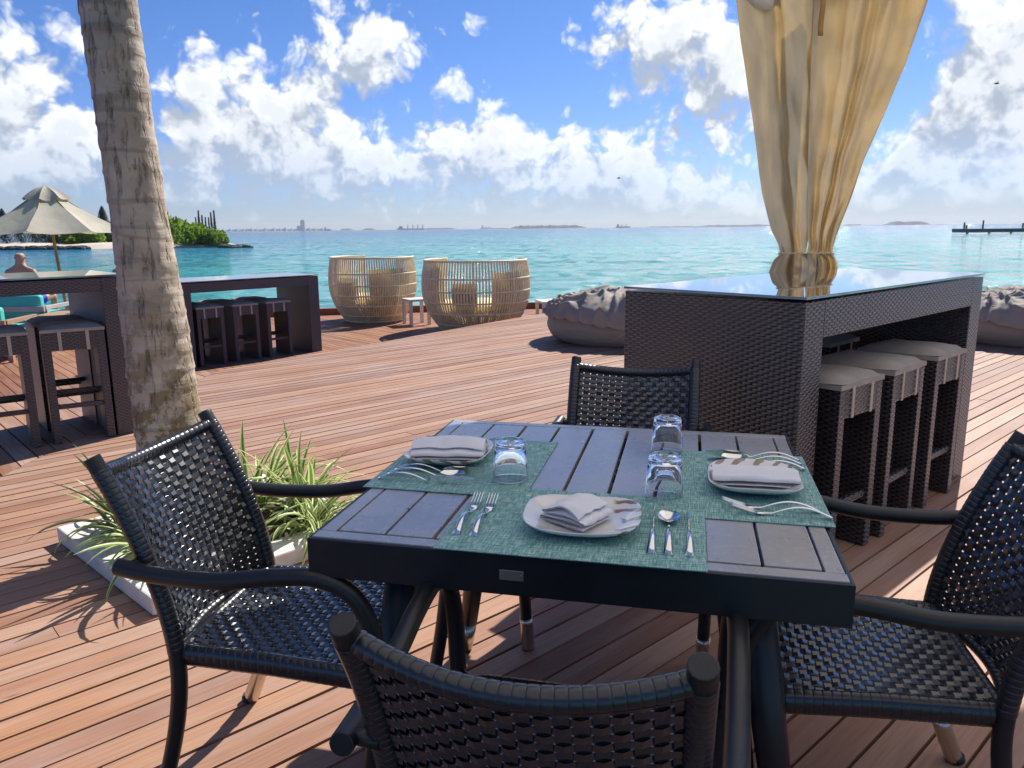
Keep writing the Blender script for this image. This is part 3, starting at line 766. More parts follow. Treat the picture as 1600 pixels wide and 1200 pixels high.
names_ = names_[:11] + ['nearest left of the tower', 'first right of the tower', 'second right of the tower', 'last right of the tower']
for (px, w, h), nm in zip(cb, names_):
    x, _ = at_px(px, FD - 200); W = w * FD / 1200 * R.uniform(.5, 1.1); H = (h * R.uniform(.3, .6) + 1.4) * FD / 1200; x += R.uniform(-12, 12)
    m = MB().box((x, FD - 200, H / 2 - 1.3), (W, 25, H)).box((x + W * .2, FD - 200, H + 1), (W * .4, 15, 4)); o = m.build('far_building', M_city); tag(o, 'pale far off block of the town, ' + nm, 'building', 'far buildings of the town')
x, _ = at_px(475, FD - 210); m = MB().box((x, FD - 210, 30), (26, 24, 62)).box((x, FD - 210, 63), (16, 16, 8)).box((x - 24, FD - 210, 14), (24, 24, 30)); o = m.build('far_tower', M_city); tag(o, 'tall pale tower block rising over the distant town', 'tower')
def ship(px0, px1, H, cranes, label, D=4600., tall=1.):
    x0, _ = at_px(px0, D); x1, _ = at_px(px1, D); L = x1 - x0; u = D / 1200
    o = empty('ship', ((x0 + x1) / 2, D, -1.3)); tag(o, label, 'ship')
    m = MB(); m.prism([(-L / 2, -9), (L / 2 - L * .12, -9), (L / 2, 0), (L / 2 - L * .12, 9), (-L / 2, 9)], 0, 2.0 * u * tall); m.build('hull', M_ship, o)
    m = MB().box((-L * .36, 0, 3.2 * u * tall), (L * .14, 14, 2.6 * u * tall)).box((-L * .36, 0, 5. * u * tall), (L * .08, 10, 1.4 * u * tall)); m.build('bridge', M_ship, o)
    for c_ in cranes:
        MB().tube([(L * c_, 0, 2 * u * tall), (L * c_, 0, H * u)], 2.0, 6).tube([(L * c_, 0, 3 * u * tall), (L * (c_ + .07), 0, H * .8 * u)], 1.3, 6).build('crane', M_ship, o)
ship(621, 664, 8, (-.12, .08, .25, .42), 'cargo ship with tall cranes on the horizon')
ship(962, 984, 5, (-.1, .2), 'smaller ship alone right of the long island')
ship(752, 768, 4, (.0, .3), 'faint tiny ship left of the long wooded island', 6500.)
ship(508, 518, 3, (.1,), 'tiny boat between the town and the first islet', 4000.)
# jetty
jt = empty('jetty', (0, 0, 0)); tag(jt, 'low dark concrete jetty reaching in from the right edge', 'jetty')
D = 215.; x0, _ = at_px(1495, D); x1, _ = at_px(1760, D)
MB().box(((x0 + x1) / 2, D, -.45), (x1 - x0, 6, 1.0)).build('pier_deck', M_conc, jt)
for px, h in ((1504, 1.7), (1507.5, 1.0), (1533, 2.2), (1595, 1.4)):
    x, _ = at_px(px, D - 2); MB().tube([(x, D - 2, .0), (x, D - 2, .05 + h)], .22, 8).build('pile', M_conc, jt)
for k in range(8):
    x = x0 + 2 + k * 6; MB().tube([(x, D - 1, -2.2), (x, D - 1, -.9)], .35, 8).build('pile', M_conc, jt)
for px, D, z, lb in ((1530, 60, 11.5, 'small dark bird flying right of the curtain'), (965, 80, 6.2, 'tiny dark bird above the horizon in the middle')):
    x, y = at_px(px, D); o = empty('bird', (x, y, z)); tag(o, lb, 'bird'); s_ = .5
    MB().lathe([(0, -.22), (.05, -.1), (.06, 0), (.03, .15), (0, .22)], 8).build('body', M_bird, o).rotation_euler = (0, radians(90), 0)
    for sg in (-1, 1):
        m = MB(); m.v = [(-.05, 0, .02), (.07, 0, .02), (.03, sg * .28, .10), (-.12, sg * .52, .03), (-.05, sg * .28, .08)]; m.face((0, 1, 2, 4) if sg > 0 else (4, 2, 1, 0)); m.face((4, 2, 3) if sg > 0 else (3, 2, 4)); m.build('wing', M_bird, o)

# ================================================================== DINING CHAIRS
def ribbon(m, pts, nrm, side, w, t):
    b = len(m.v); n = len(pts)
    for p, a, s_ in zip(pts, nrm, side):
        p = Vector(p); a = Vector(a); s_ = Vector(s_)
        m.v += [tuple(p - s_ * w / 2 - a * t / 2), tuple(p + s_ * w / 2 - a * t / 2), tuple(p + s_ * w / 2 * .8 + a * t / 2), tuple(p - s_ * w / 2 * .8 + a * t / 2)]
    for i in range(n - 1):
        for k in range(4):
            k2 = (k + 1) % 4; m.face([b + i * 4 + k, b + i * 4 + k2, b + (i + 1) * 4 + k2, b + (i + 1) * 4 + k], None, False)
def lerp_tab(tab, z):
    if z <= tab[0][0]: return tab[0][1]
    for i in range(len(tab) - 1):
        if z <= tab[i + 1][0]:
            t_ = (z - tab[i][0]) / (tab[i + 1][0] - tab[i][0]); return tab[i][1] * (1 - t_) + tab[i + 1][1] * t_
    return tab[-1][1]
postpts = [(-.309, .226, .0), (-.262, .222, .12), (-.226, .219, .26), (-.213, .217, .38), (-.225, .216, .50), (-.262, .216, .63), (-.315, .216, .76), (-.368, .216, .862)]
pp = smooth_path(postpts, 6)
Xz = [(p.z, p.x) for p in pp]
def S(u, v):
    z = .405 + (.425 - .022 * (1 - u * u)) * v
    return Vector((lerp_tab(Xz, z) - .052 * (1 - u * u), u * .207, z))
def Snorm(u, v):
    e = .01; a = S(u + e, v) - S(u - e, v); b = S(u, v + e) - S(u, v - e); return a.cross(b).normalized()
def ribbed(m, pts, r, pitch=.016, amp=.0009, seg=10, flat=None, caps=True, up=None):
    P = [Vector(p) for p in pts]; L = [0]
    for i in range(1, len(P)): L.append(L[-1] + (P[i] - P[i - 1]).length)
    def at(s_):
        for i in range(1, len(P)):
            if s_ <= L[i]: t_ = (s_ - L[i - 1]) / max(1e-9, L[i] - L[i - 1]); return P[i - 1].lerp(P[i], t_)
        return P[-1]
    n = int(L[-1] / pitch); q = []; rr_ = []
    for k in range(n + 1):
        s0_ = k * pitch
        for f, a in ((0.0, -amp * 1.1), (.05, amp * .35), (.14, amp * .6), (.5, amp * .7), (.86, amp * .6), (.95, amp * .35)):
            if s0_ + f * pitch <= L[-1]: q.append(at(s0_ + f * pitch)); rr_.append(r + a)
    m.tube(q, rr_, seg, caps, flat=flat, up=up)
NV, NH = 18, 24
def make_chair():
    root = empty('dining_chair')
    for sg in (1, -1):
        m = MB(); m.tube([(p.x, p.y * sg, p.z) for p in pp], .0182, 14); o = bevel(m.build('rear_leg', M_tube, root), .002)
        f = MB(); q = [p for p in pp if p.z < .125]; f.tube([(p.x, p.y * sg, p.z) for p in q], .0212, 14); f.build('ferrule', M_ferr, o)
        f = MB(); f.tube([(-.312, .226 * sg, -.0), (-.309, .226 * sg, .012)], .0225, 12); f.build('rubber_foot', M_rubber, o)
        ap = smooth_path([(-.30, .262, .637), (-.20, .27, .628), (-.06, .279, .630), (.07, .285, .650), (.165, .286, .655), (.235, .284, .622), (.272, .281, .54), (.278, .279, .42), (.262, .277, .27), (.236, .275, .12), (.214, .274, .0)], 7)
        m = MB(); m.tube([(p.x, p.y * sg, p.z) for p in ap], .0185, 14); o = bevel(m.build('arm', M_tube, root), .002)
        f = MB(); q = [p for p in ap if p.z < .125 and p.x > 0]; f.tube([(p.x, p.y * sg, p.z) for p in q], .0212, 14); f.build('ferrule', M_ferr, o)
        m = MB(); ribbed(m, [(p.x, p.y * sg, p.z) for p in pp if .41 < p.z < .842], .0192, pitch=.0135); m.build('post_wrapping', M_wrap, root)
        m = MB(); m.tube([(-.275, .214 * sg, .632), (-.275, .266 * sg, .636)], .012, 8); m.build('bracket', M_tube, root); m = MB(); m.tube([(.277, .279 * sg, .40), (.20, .19 * sg, .40)], .010, 8); m.build('bracket', M_tube, root)
    top = [S(-1 + 2 * i / 24, 1.0) for i in range(25)]; m = MB(); ribbed(m, top, .0155, pitch=.0160, up=(1, 0, 0)); m.build('top_rail', M_wrap, root)
    bot = [S(-1 + 2 * i / 16, 0.0) for i in range(17)]; m = MB(); ribbed(m, bot, .013, pitch=.018, up=(1, 0, 0)); m.build('bottom_rail', M_wrap, root)
    A = .0030
    for k in range(NV):
        u = -1 + 2 * (k + .5) / NV; pts, nn_, sd_ = [], [], []
        for j in range(NH * 2 + 1):
            v = j / (NH * 2); jj = (j - 1) / 2; n_ = Snorm(u, min(.98, max(.02, v)))
            o_ = A * cos(pi * (jj + k)) if j % 2 else 0
            pts.append(S(u, v) + n_ * o_); nn_.append(n_); e = .02
            sd_.append((S(u + e, v) - S(u - e, v)).normalized())
        m = MB(); ribbon(m, pts, nn_, sd_, .0200, .0028); m.build('back_strand', M_strand, root)
    for j in range(NH):
        v = (j + .5) / NH; pts, nn_, sd_ = [], [], []
        for k in range(NV * 2 + 1):
            u = -1 + 2 * k / (NV * 2); kk = (k - 1) / 2; n_ = Snorm(max(-.97, min(.97, u)), v)
            o_ = -A * cos(pi * (j + kk)) if k % 2 else 0
            pts.append(S(u, v) + n_ * o_); nn_.append(n_); e = .02; sd_.append((S(u, v + e) - S(u, v - e)).normalized())
        m = MB(); ribbon(m, pts, nn_, sd_, .0150, .0028); m.build('back_strand', M_strand, root)
    # seat
    def Q(a, b_):  # a lateral -1..1, b 0..1 rear to front
        w_ = .205 + .022 * b_
        return Vector((-.212 + .445 * b_, a * w_, .425 - .012 * (1 - a * a) * sin(pi * b_) - .012 * max(0, b_ - .85) / .15))
    per = [Q(-1, 0), Q(-1, .5), Q(-1, .93), Q(-.93, 1), Q(0, 1.0), Q(.93, 1), Q(1, .93), Q(1, .5), Q(1, 0)]
    per = [p - Vector((0, 0, .016)) for p in per]
    m = MB(); ribbed(m, per, .026, pitch=.018, flat=(.62, 1), up=(0, 0, 1)); ribbed(m, [per[-1], per[0]], .026, pitch=.018, flat=(.62, 1), up=(0, 0, 1)); m.build('seat_edge', M_wrap, root)
    na, nb = 20, 22
    for k in range(na):
        a = -1 + 2 * (k + .5) / na; pts = []
        for j in range(nb * 2 + 1):
            pts.append(Q(a, j / (nb * 2)) + Vector((0, 0, (A * cos(pi * ((j - 1) / 2 + k)) if j % 2 else 0) + .002)))
        m = MB(); ribbon(m, pts, [(0, 0, 1)] * len(pts), [(0, 1, 0)] * len(pts), .0188, .0028); m.build('seat_strand', M_strand, root)
    for j in range(nb):
        b_ = (j + .5) / nb; pts = []
        for k in range(na * 2 + 1):
            pts.append(Q(-1 + 2 * k / (na * 2), b_) + Vector((0, 0, (-A * cos(pi * ((k - 1) / 2 + j)) if k % 2 else 0) + .002)))
        m = MB(); ribbon(m, pts, [(0, 0, 1)] * len(pts), [(1, 0, 0)] * len(pts), .0172, .0028); m.build('seat_strand', M_strand, root)
    return root
proto = make_chair()
chairs = [((-.504, 1.735), -9.9, 'black woven armchair at the left side of the table beside the planter'),
          ((.083, 1.175), 76.6, 'black woven armchair nearest the camera with its back turned'),
          ((.362, 2.418), -104.1, 'black woven armchair across the table in front of the bar end'),
          ((.769, 1.564), 168.5, 'black woven armchair at the right side cut by the right edge')]
for i, ((x, y), a, lb) in enumerate(chairs):
    o = proto if i == 0 else copy_tree(proto)
    o.location = (x, y, .004); o.rotation_euler = (0, 0, radians(a)); tag(o, lb, 'chair', 'woven armchairs around the dining table')

# ================================================================== TABLE
T0 = (.193, 1.782); TA = radians(-13)
tb = empty('dining_table', (T0[0], T0[1], 0), TA); tag(tb, 'square dark grey slatted table laid for three', 'table')
TW, TD = 1.0, .968
def tl(wx, wy):
    dx, dy = wx - T0[0], wy - T0[1]; return (dx * cos(-TA) - dy * sin(-TA), dx * sin(-TA) + dy * cos(-TA))
fw_ = .038
for cx, cy, dx, dy in ((0, -TD / 2 + fw_ / 2 + .003, TW - .004, fw_ - .006), (0, TD / 2 - fw_ / 2 - .003, TW - .004, fw_ - .006), (-TW / 2 + fw_ / 2 + .003, 0, fw_ - .006, TD - 2 * fw_ - .001), (TW / 2 - fw_ / 2 - .003, 0, fw_ - .006, TD - 2 * fw_ - .001)):
    bevel(MB().box((cx, cy, .736), (dx - (.004 if dx > .5 else 0), dy, .026)).build('frame_board', M_table, tb), .002)
inner = TW - 2 * fw_; ns = 9; pitch_ = inner / ns
for k in range(ns):
    cx = -inner / 2 + pitch_ * (k + .5)
    w_ = pitch_ - .008 if k not in (0, ns - 1) else pitch_ - .006
    o = MB().box((cx + (.0015 if k == 0 else -.0015 if k == ns - 1 else 0), .002, .738 + random.uniform(-.0006, .0006)), (w_, TD - 2 * fw_ - .010, .022)).build('slat', M_table, tb); bevel(o, .0022)
for cx, cy, dx, dy in ((0, -TD / 2 + .002, TW + .008, .008), (0, TD / 2 - .002, TW + .008, .008), (-TW / 2 - .000, 0, .008, TD - .005), (TW / 2 + .000, 0, .008, TD - .005)):
    bevel(MB().box((cx, cy, .7065), (dx, dy, .0795)).build('apron', M_table_shade, tb), .0015)  # reaches up over the frame sides, its dark colour standing in for their shade
MB().box((0, 0, .70), (.06, TD - .06, .04)).build('crossbar', M_table_shade, tb)
for sx_ in (-1, 1):
    for sy_ in (-1, 1):
        m = MB(); m.tube([(sx_ * .345, sy_ * .335, .72), (sx_ * .40, sy_ * .37, .35), (sx_ * .438, sy_ * .392, .105)], [.040, .033, .0265], 18); o = m.build('leg', M_table_shade, tb)
        MB().tube([(sx_ * .438, sy_ * .392, .108), (sx_ * .452, sy_ * .400, .012)], [.0265, .0215], 18).build('ferrule', M_ferr, o)
        MB().tube([(sx_ * .452, sy_ * .400, .013), (sx_ * .453, sy_ * .401, .0)], [.0185, .0185], 14).build('rubber_foot', M_rubber, o)
tx, ty = -.090, -TD / 2 - .0033
tg = bevel(MB().box((tx, ty, .708), (.046, .0025, .020)).build('name_plate', M_tag, tb), .0008)
for s_ in (-1, 1):
    m = MB(); m.tube([(tx + s_ * .0185, ty - .001, .708), (tx + s_ * .0185, ty - .0026, .708)], .0019, 8); m.build('screw', M_screw, tg)

ZT = .7492
def mat_(cxy, w, d, label):
    lx, ly = tl(*cxy); o = empty('x') if 0 else None
    m = MB(); n1 = 12
    P = [[(-w / 2 + w * i / n1, -d / 2 + d * j / n1, .0016 + .0003 * noise.noise((i * .5, j * .5, w * 9))) for j in range(n1 + 1)] for i in range(n1 + 1)]
    m.grid(P, uvs=lambda i, j: (w * i / n1, d * j / n1)); m.prism([(-w / 2, -d / 2), (w / 2, -d / 2), (w / 2, d / 2), (-w / 2, d / 2)], 0, .0011)
    o = m.build('placemat', M_mat); o.location = (cxy[0], cxy[1], ZT + .0012); o.rotation_euler = (0, 0, TA); tag(o, label, 'placemat', 'green woven placemats'); return o
m1 = mat_((-.112, 1.893), .385, .46, 'green woven placemat on the left side under the lilac napkin plate')
m2 = mat_((.133, 1.472), .50, .365, 'green woven placemat on the near side of the table'); m2.location.z += .0022
m3 = mat_((.528, 1.715), .345, .49, 'green woven placemat on the right side under the rolled napkin plate')
MZ = ZT + .0048

def plate(x, y, rz, label, s_=1.):
    m = MB(); seg = 56; prof = [(0, .006), (.055, .006), (.072, .0085), (.092, .0165), (.112, .0265), (.1155, .0285), (.1165, .0275), (.108, .019), (.085, .008), (.068, .002), (.062, 0), (0, 0)]
    P = []
    for k in range(seg):
        a = 2 * pi * k / seg; e = 3.4
        row = []
        for r, z in prof:
            f = r / .1165; ee = 2 + (e - 2) * f; q = (abs(cos(a)) ** ee + abs(sin(a)) ** ee) ** (-1 / ee)
            row.append((r * q * cos(a), r * q * .90 * sin(a), z + .004 * f * f * cos(2 * a)))
        P.append(row)
    m.grid(P, closed_u=True); o = m.build('plate', M_plate); o.location = (x, y, MZ); o.rotation_euler = (0, 0, rz); o.scale = (s_, s_, s_); tag(o, label, 'plate', 'white square plates'); return o
plate(.139, 1.457, TA + .05, 'white square plate with folded napkin on the near placemat')
plate(-.163, 1.918, TA + radians(-90), 'white square plate under the lilac shaded napkin at the left place')
plate(.553, 1.683, TA + radians(90), 'white plate with red brush strokes at the right place', .98)

def napkin(x, y, rz, L, W, layers, lab, seed, dome=0., z=.010, roll=.006):
    # serpentine section swept along x
    R = random.Random(seed); sec = []; gap = roll
    for k in range(layers):
        zc = k * gap; dirn = 1 if k % 2 == 0 else -1; n = 8; w_ = W * (1 - .06 * k + .03 * R.uniform(-1, 1))
        for i in range(n + 1):
            sec.append((dirn * (-w_ / 2 + w_ * i / n), zc + dome * (1 - (2 * i / n - 1) ** 2) * (k / max(1, layers - 1))))
        if k < layers - 1:
            yy = dirn * w_ / 2
            for a in (-.5, 0, .5): sec.append((yy + dirn * gap * .5 * cos(a * pi * .9), zc + gap / 2 + gap / 2 * sin(a * pi * .9)))
    nx = 22; th = .0026
    # offset outline to a closed section
    N = len(sec); nm = []
    for i in range(N):
        a = sec[max(0, i - 1)]; b = sec[min(N - 1, i + 1)]; d = Vector((b[0] - a[0], b[1] - a[1])); d = d.normalized() if d.length > 1e-9 else Vector((1, 0)); nm.append((-d.y, d.x))
    ring = [(sec[i][0] + nm[i][0] * th / 2, sec[i][1] + nm[i][1] * th / 2) for i in range(N)] + [(sec[i][0] - nm[i][0] * th / 2, sec[i][1] - nm[i][1] * th / 2) for i in reversed(range(N))]
    m = MB(); P = []
    for q in ring:
        row = []
        for i in range(nx + 1):
            u = i / nx * 2 - 1; hz = 1 - .12 * abs(u) ** 4
            sag = .004 * noise.noise((u * 2.0 + seed, q[0] * 22, q[1] * 60)) * (q[1] / (gap * layers) + .3)
            row.append((u * L / 2 * (1 + .04 * noise.noise((q[0] * 30, q[1] * 120, seed))), q[0] * (1 + .06 * noise.noise((u * 1.5, seed, 2))) + .003 * noise.noise((u * 3, q[1] * 90, seed)), (q[1] + .0015) * hz + sag + .0015))
        P.append(row)
    m.grid(P, closed_u=True)
    o = m.build('napkin', M_napkin); o.location = (x, y, MZ + z); o.rotation_euler = (0, 0, rz)
    s = o.modifiers.new('sub', 'SUBSURF'); s.levels = 1; s.render_levels = 1
    tag(o, lab, 'napkin', 'folded white napkins'); return o
napkin(.128, 1.462, TA + radians(62), .098, .105, 4, 'white napkin folded in loops on the near plate', 1, .014, roll=.0085)
napkin(-.163, 1.925, TA + radians(8), .185, .105, 4, 'lilac shaded domed napkin on the left plate', 2, .016, roll=.0085)
napkin(.553, 1.682, TA + radians(2), .190, .075, 3, 'long white rolled napkin on the right plate', 3, .010, roll=.011)

# cutlery --------------------------------------------------------
def rib2(m, st):   # st: list of (x, z, width, thickness, ycentre)
    b = len(m.v)
    for x, z, w, t_, yc in st:
        m.v += [(x, yc - w / 2, z), (x, yc - w / 4, z + t_ * .8), (x, yc, z + t_), (x, yc + w / 4, z + t_ * .8), (x, yc + w / 2, z), (x, yc, z - t_ * .15)]
    for i in range(len(st) - 1):
        for k in range(6): m.face([b + i * 6 + k, b + i * 6 + (k + 1) % 6, b + (i + 1) * 6 + (k + 1) % 6, b + (i + 1) * 6 + k], None, True)
    m.face([b + k for k in range(6)]); m.face([b + (len(st) - 1) * 6 + k for k in reversed(range(6))])
def arch(x, L, h): return h * sin(pi * min(1, x / L)) ** 1.0
def handle(L, h, w0, w1): return [(L * i / 12, .0012 + arch(L * i / 12, L, h), w0 + (w1 - w0) * (i / 12) ** .7, .0030, 0) for i in range(13)]
def fork_mesh():
    m = MB(); hd = handle(.118, .017, .0190, .0058)
    rib2(m, hd + [(.128, .0012, .008, .003, 0), (.138, .0018, .019, .0026, 0), (.150, .004, .0235, .0022, 0)])
    for k in range(4):
        yc = -.0095 + .0063 * k
        rib2(m, [(.148, .0037, .0042, .002, yc), (.165, .0078, .0040, .002, yc), (.185, .0135, .0036, .0018, yc), (.200, .0185, .0022, .0014, yc)])
    return m.mesh('fork', M_steel)
def spoon_mesh():
    m = MB(); rib2(m, handle(.125, .017, .0190, .0058) + [(.137, .0025, .007, .003, 0)])
    P = []
    for i in range(13):
        a = i / 12; x = .134 + .062 * a; w = .0215 * sqrt(max(0, 1 - (2 * a - 1) ** 2)) * (1 + .12 * (2 * a - 1)) + .0004
        P.append([(x, w * (j / 4 - 1), .0015 + .010 * (abs(j / 4 - 1)) ** 2 * (w / .0215) + .009 * (2 * a - 1) ** 2) for j in range(9)])
    m.grid(P); P2 = [[(q[0], q[1], q[2] + .0012) for q in r_] for r_ in P]; m.grid([list(reversed(r_)) for r_ in P2])
    return m.mesh('spoon', M_steel)
def knife_mesh():
    m = MB(); rib2(m, handle(.120, .017, .0185, .0052) + [(.130, .004, .0032, .008, 0)])
    b = len(m.v); st = [(.126, .002, .012), (.145, .000, .018), (.175, .0, .0195), (.205, .002, .0185), (.225, .007, .0165), (.236, .0125, .0145)]
    for x, z0, z1 in st: m.v += [(x, -.0009, z0), (x, .0009, z0), (x, .0004, z1), (x, -.0004, z1)]
    for i in range(len(st) - 1):
        for k in range(4): m.face([b + i * 4 + k, b + i * 4 + (k + 1) % 4, b + (i + 1) * 4 + (k + 1) % 4, b + (i + 1) * 4 + k])
    m.face([b, b + 1, b + 2, b + 3]); e = b + (len(st) - 1) * 4; m.face([e + 3, e + 2, e + 1, e])
    return m.mesh('knife', M_steel)
FM, SM_, KM = fork_mesh(), spoon_mesh(), knife_mesh()
def cut(me, name, a, b, label):
    o = bpy.data.objects.new(name, me); sc.collection.objects.link(o); o.location = (a[0], a[1], MZ)
    o.rotation_euler = (0, 0, atan2(b[1] - a[1], b[0] - a[0])); tag(o, label, name, {'fork': 'forks', 'spoon': 'spoons', 'knife': 'knives'}[name]); return o
cut(FM, 'fork', (-.112, 1.412), (-.072, 1.62), 'left of the two forks at the near place')
cut(FM, 'fork', (-.078, 1.402), (-.036, 1.63), 'fork of the near pair lying closer to the plate')
cut(KM, 'knife', (.251, 1.313), (.305, 1.56), 'knife on edge between near plate and spoon')
cut(SM_, 'spoon', (.281, 1.306), (.334, 1.559), 'spoon between the two knives at the near place')
cut(KM, 'knife', (.318, 1.298), (.370, 1.539), 'outer knife on edge right of the near spoon')
ux, uy = cos(TA), sin(TA)
def along(px, py, d=1): return (px, py), (px + ux * d, py + uy * d)
a, b = along(-.322, 1.765); cut(KM, 'knife', a, b, 'knife nearest the table edge at the left place')
a, b = along(-.305, 1.800); cut(SM_, 'spoon', a, b, 'spoon between the knives at the left place')
a, b = along(-.292, 1.832); cut(KM, 'knife', a, b, 'knife closest to the plate at the left place')
a, b = along(-.245, 2.060); cut(FM, 'fork', a, b, 'fork behind the lilac napkin, nearer the plate')
a, b = along(-.235, 2.095); cut(FM, 'fork', a, b, 'fork farthest back at the left place')
a, b = along(.650, 1.478, -1); cut(FM, 'fork', a, b, 'fork at the right place nearest the table slats')
a, b = along(.640, 1.512, -1); cut(FM, 'fork', a, b, 'fork at the right place nearer the plate')
a, b = along(.716, 1.800, -1); cut(KM, 'knife', a, b, 'knife at the right place next to the striped plate')
a, b = along(.722, 1.838, -1); cut(SM_, 'spoon', a, b, 'spoon between the knives at the right place')
a, b = along(.728, 1.872, -1); cut(KM, 'knife', a, b, 'farthest knife at the right place')

def glass(x, y, label):
    m = MB(); H = .094
    m.lathe([(.0412, 0), (.0430, .0015), (.0425, .004), (.0362, H - .006), (.0345, H - .001), (.031, H), (.001, H - .0015), (.0008, H - .016), (.026, H - .016), (.0322, H - .019), (.0405, .004), (.0412, 0)], 40)
    o = m.build('tumbler', M_glass); o.location = (x, y, MZ); tag(o, label, 'glass', 'upturned tumblers'); return o
glass(-.006, 1.758, 'upturned tumbler beside the left plate')
glass(.336, 1.628, 'upturned tumbler above the near spoon')
glass(.412, 1.976, 'upturned tumbler farther back beside the right placemat').location.z = ZT + .0035

# ================================================================== BARS AND STOOLS
def bar(name, P, ang, L, W, H, base, leg, beam, mat, label, glassmat=M_mirror):
    o = empty(name, (P[0], P[1], base), radians(ang)); tag(o, label, 'bar counter')
    for x in (leg / 2, L - leg / 2):
        bevel(MB().box((x, W / 2, (H - .014) / 2), (leg, W, H - .014)).build('end_panel', mat, o), .004)
    bevel(MB().box((L / 2, W / 2, H - beam / 2 - .007), (L - 2 * leg - .001, W, beam - .014)).build('counter', mat, o), .004)
    bevel(MB().box((L / 2, W / 2, H + .001), (L + .008, W + .008, .010)).build('glass_top', glassmat, o), .0015)
    return o
def make_stool(name, mat, straps=True):
    o = empty(name); w, d, h, th = .355, .37, .715, .048
    for s_ in (-1, 1): bevel(MB().box((s_ * (w / 2 - th / 2), 0, h / 2), (th, d, h)).build('side_panel', mat, o), .004)
    for s_ in (-1, 1): MB().box((0, s_ * (d / 2 - .018), h - .058), (w - 2 * th, .034, .114)).build('apron', mat, o)
    MB().box((0, 0, h - .01), (w - 2 * th, d - .07, .02)).build('seat_board', M_black, o)
    for y, z in ((-d / 2 + .025, .235), (d / 2 - .025, .26), (.03, .30)):
        bevel(MB().box((0, y, z), (w - 2 * th, .026, .030)).build('rung', mat, o), .004)
    m = MB(); n = 10; P = []
    for i in range(n + 1):
        row = []
        for j in range(n + 1):
            u = i / n * 2 - 1; v = j / n * 2 - 1; hh = .046 * (1 - .55 * max(abs(u), abs(v)) ** 6) + .006 * noise.noise((u * 1.5, v * 1.5, 5))
            row.append((u * (w / 2 + .004), v * (d / 2 + .004), h + .002 + hh))
        P.append(row)
    m.grid(P)
    m.prism([(-w / 2 - .004, -d / 2 - .004), (w / 2 + .004, -d / 2 - .004), (w / 2 + .004, d / 2 + .004), (-w / 2 - .004, d / 2 + .004)], h + .002, h + .0225)
    cu = m.build('cushion', M_cush, o)
    if straps:
        for y in (-1, 1):
            for x in (-1, 1):
                MB().box((x * .078, y * (d / 2 + .0035), h - .055), (.020, .003, .125)).build('strap', M_strap, cu)
    return o
RA = 42.4
bar('wicker_bar', (1.045, 2.722), RA, 1.90, .82, 1.085, 0, .15, .155, M_wick, 'large dark wicker bar with mirror glass top right of the table')
st = make_stool('bar_stool', M_wick)
def place_stool(src, first, x, y, z, a, label, grp):
    o = src if first else copy_tree(src); o.location = (x, y, z); o.rotation_euler = (0, 0, radians(a)); tag(o, label, 'bar stool', grp); return o
ca, sa = cos(radians(RA)), sin(radians(RA))
def bl(x, y): return (1.045 + x * ca - y * sa, 2.722 + x * sa + y * ca)
G1 = 'cushioned stools at the right wicker bar'
for k, (x, y, da, lb) in enumerate([(.43, .14, -2, 'near side stool next to the pale bar leg'), (.87, .13, 1, 'near side middle stool at the right bar'), (1.38, .13, -1, 'near side stool farthest right at the right bar'),
        (.52, .66, 2, 'far side stool behind the pale bar leg'), (.96, .68, 0, 'far side middle stool, only its cushion showing'), (1.42, .67, 1, 'far side stool hidden at the right end of the bar')]):
    X, Y = bl(x, y); place_stool(st, k == 0, X, Y, .003, RA + da + (180 if y > .4 else 0), lb, G1)
# near left bar
NA = 44.; LN = 2.6
nx_, ny_ = -2.54, 5.10; px_ = nx_ - LN * cos(radians(NA)); py_ = ny_ - LN * sin(radians(NA))
bar('old_wicker_bar', (px_, py_), NA, LN, .80, 1.065, 0, .15, .10, M_wick_far, 'long dark wicker bar at the left edge partly behind the palm')
st2 = make_stool('bar_stool', M_wick_far)
G2 = 'cushioned stools at the left wicker bar'
def nb_(x, y): return (nx_ - x * cos(radians(NA)) - y * sin(radians(NA)), ny_ - x * sin(radians(NA)) + y * cos(radians(NA)))
sL = [((-2.90, 5.03), 33, 'front stool with tan straps just left of the palm trunk'), ((-3.25, 4.77), 36, 'front stool cut by the left edge of the picture'), ((-3.17, 5.36), 40, 'stool tucked in behind the strapped one left of the palm'), ((-3.72, 4.68), 40, 'stool behind the bar near the left edge')]
for k, ((x, y), a, lb) in enumerate(sL): place_stool(st2, k == 0, x, y, .003, a, lb, G2)
# far bar on the lower deck
FA = 47.; fx, fy = -4.02, 9.30
bar('far_wicker_bar', (fx, fy), FA, 1.97, .85, 1.064, -.33, .16, .135, M_wick_far, 'dark wicker bar on the lower deck between palm and basket chairs')
cf, sf = cos(radians(FA)), sin(radians(FA))
for k, (x, y, lb) in enumerate([(.40, .22, 'far bar front stool nearest the palm trunk'), (.88, .22, 'far bar middle front stool'), (1.36, .23, 'far bar front stool nearest the end panel'), (.36, .74, 'far bar back stool beside the palm'), (.84, .74, 'far bar back stool in the middle'), (1.33, .74, 'far bar back stool at the right end')]):
    o = place_stool(st2, False, fx + x * cf - y * sf, fy + x * sf + y * cf, -.327, FA + (0 if y < .5 else 180), lb, 'cushioned stools at the far wicker bar')

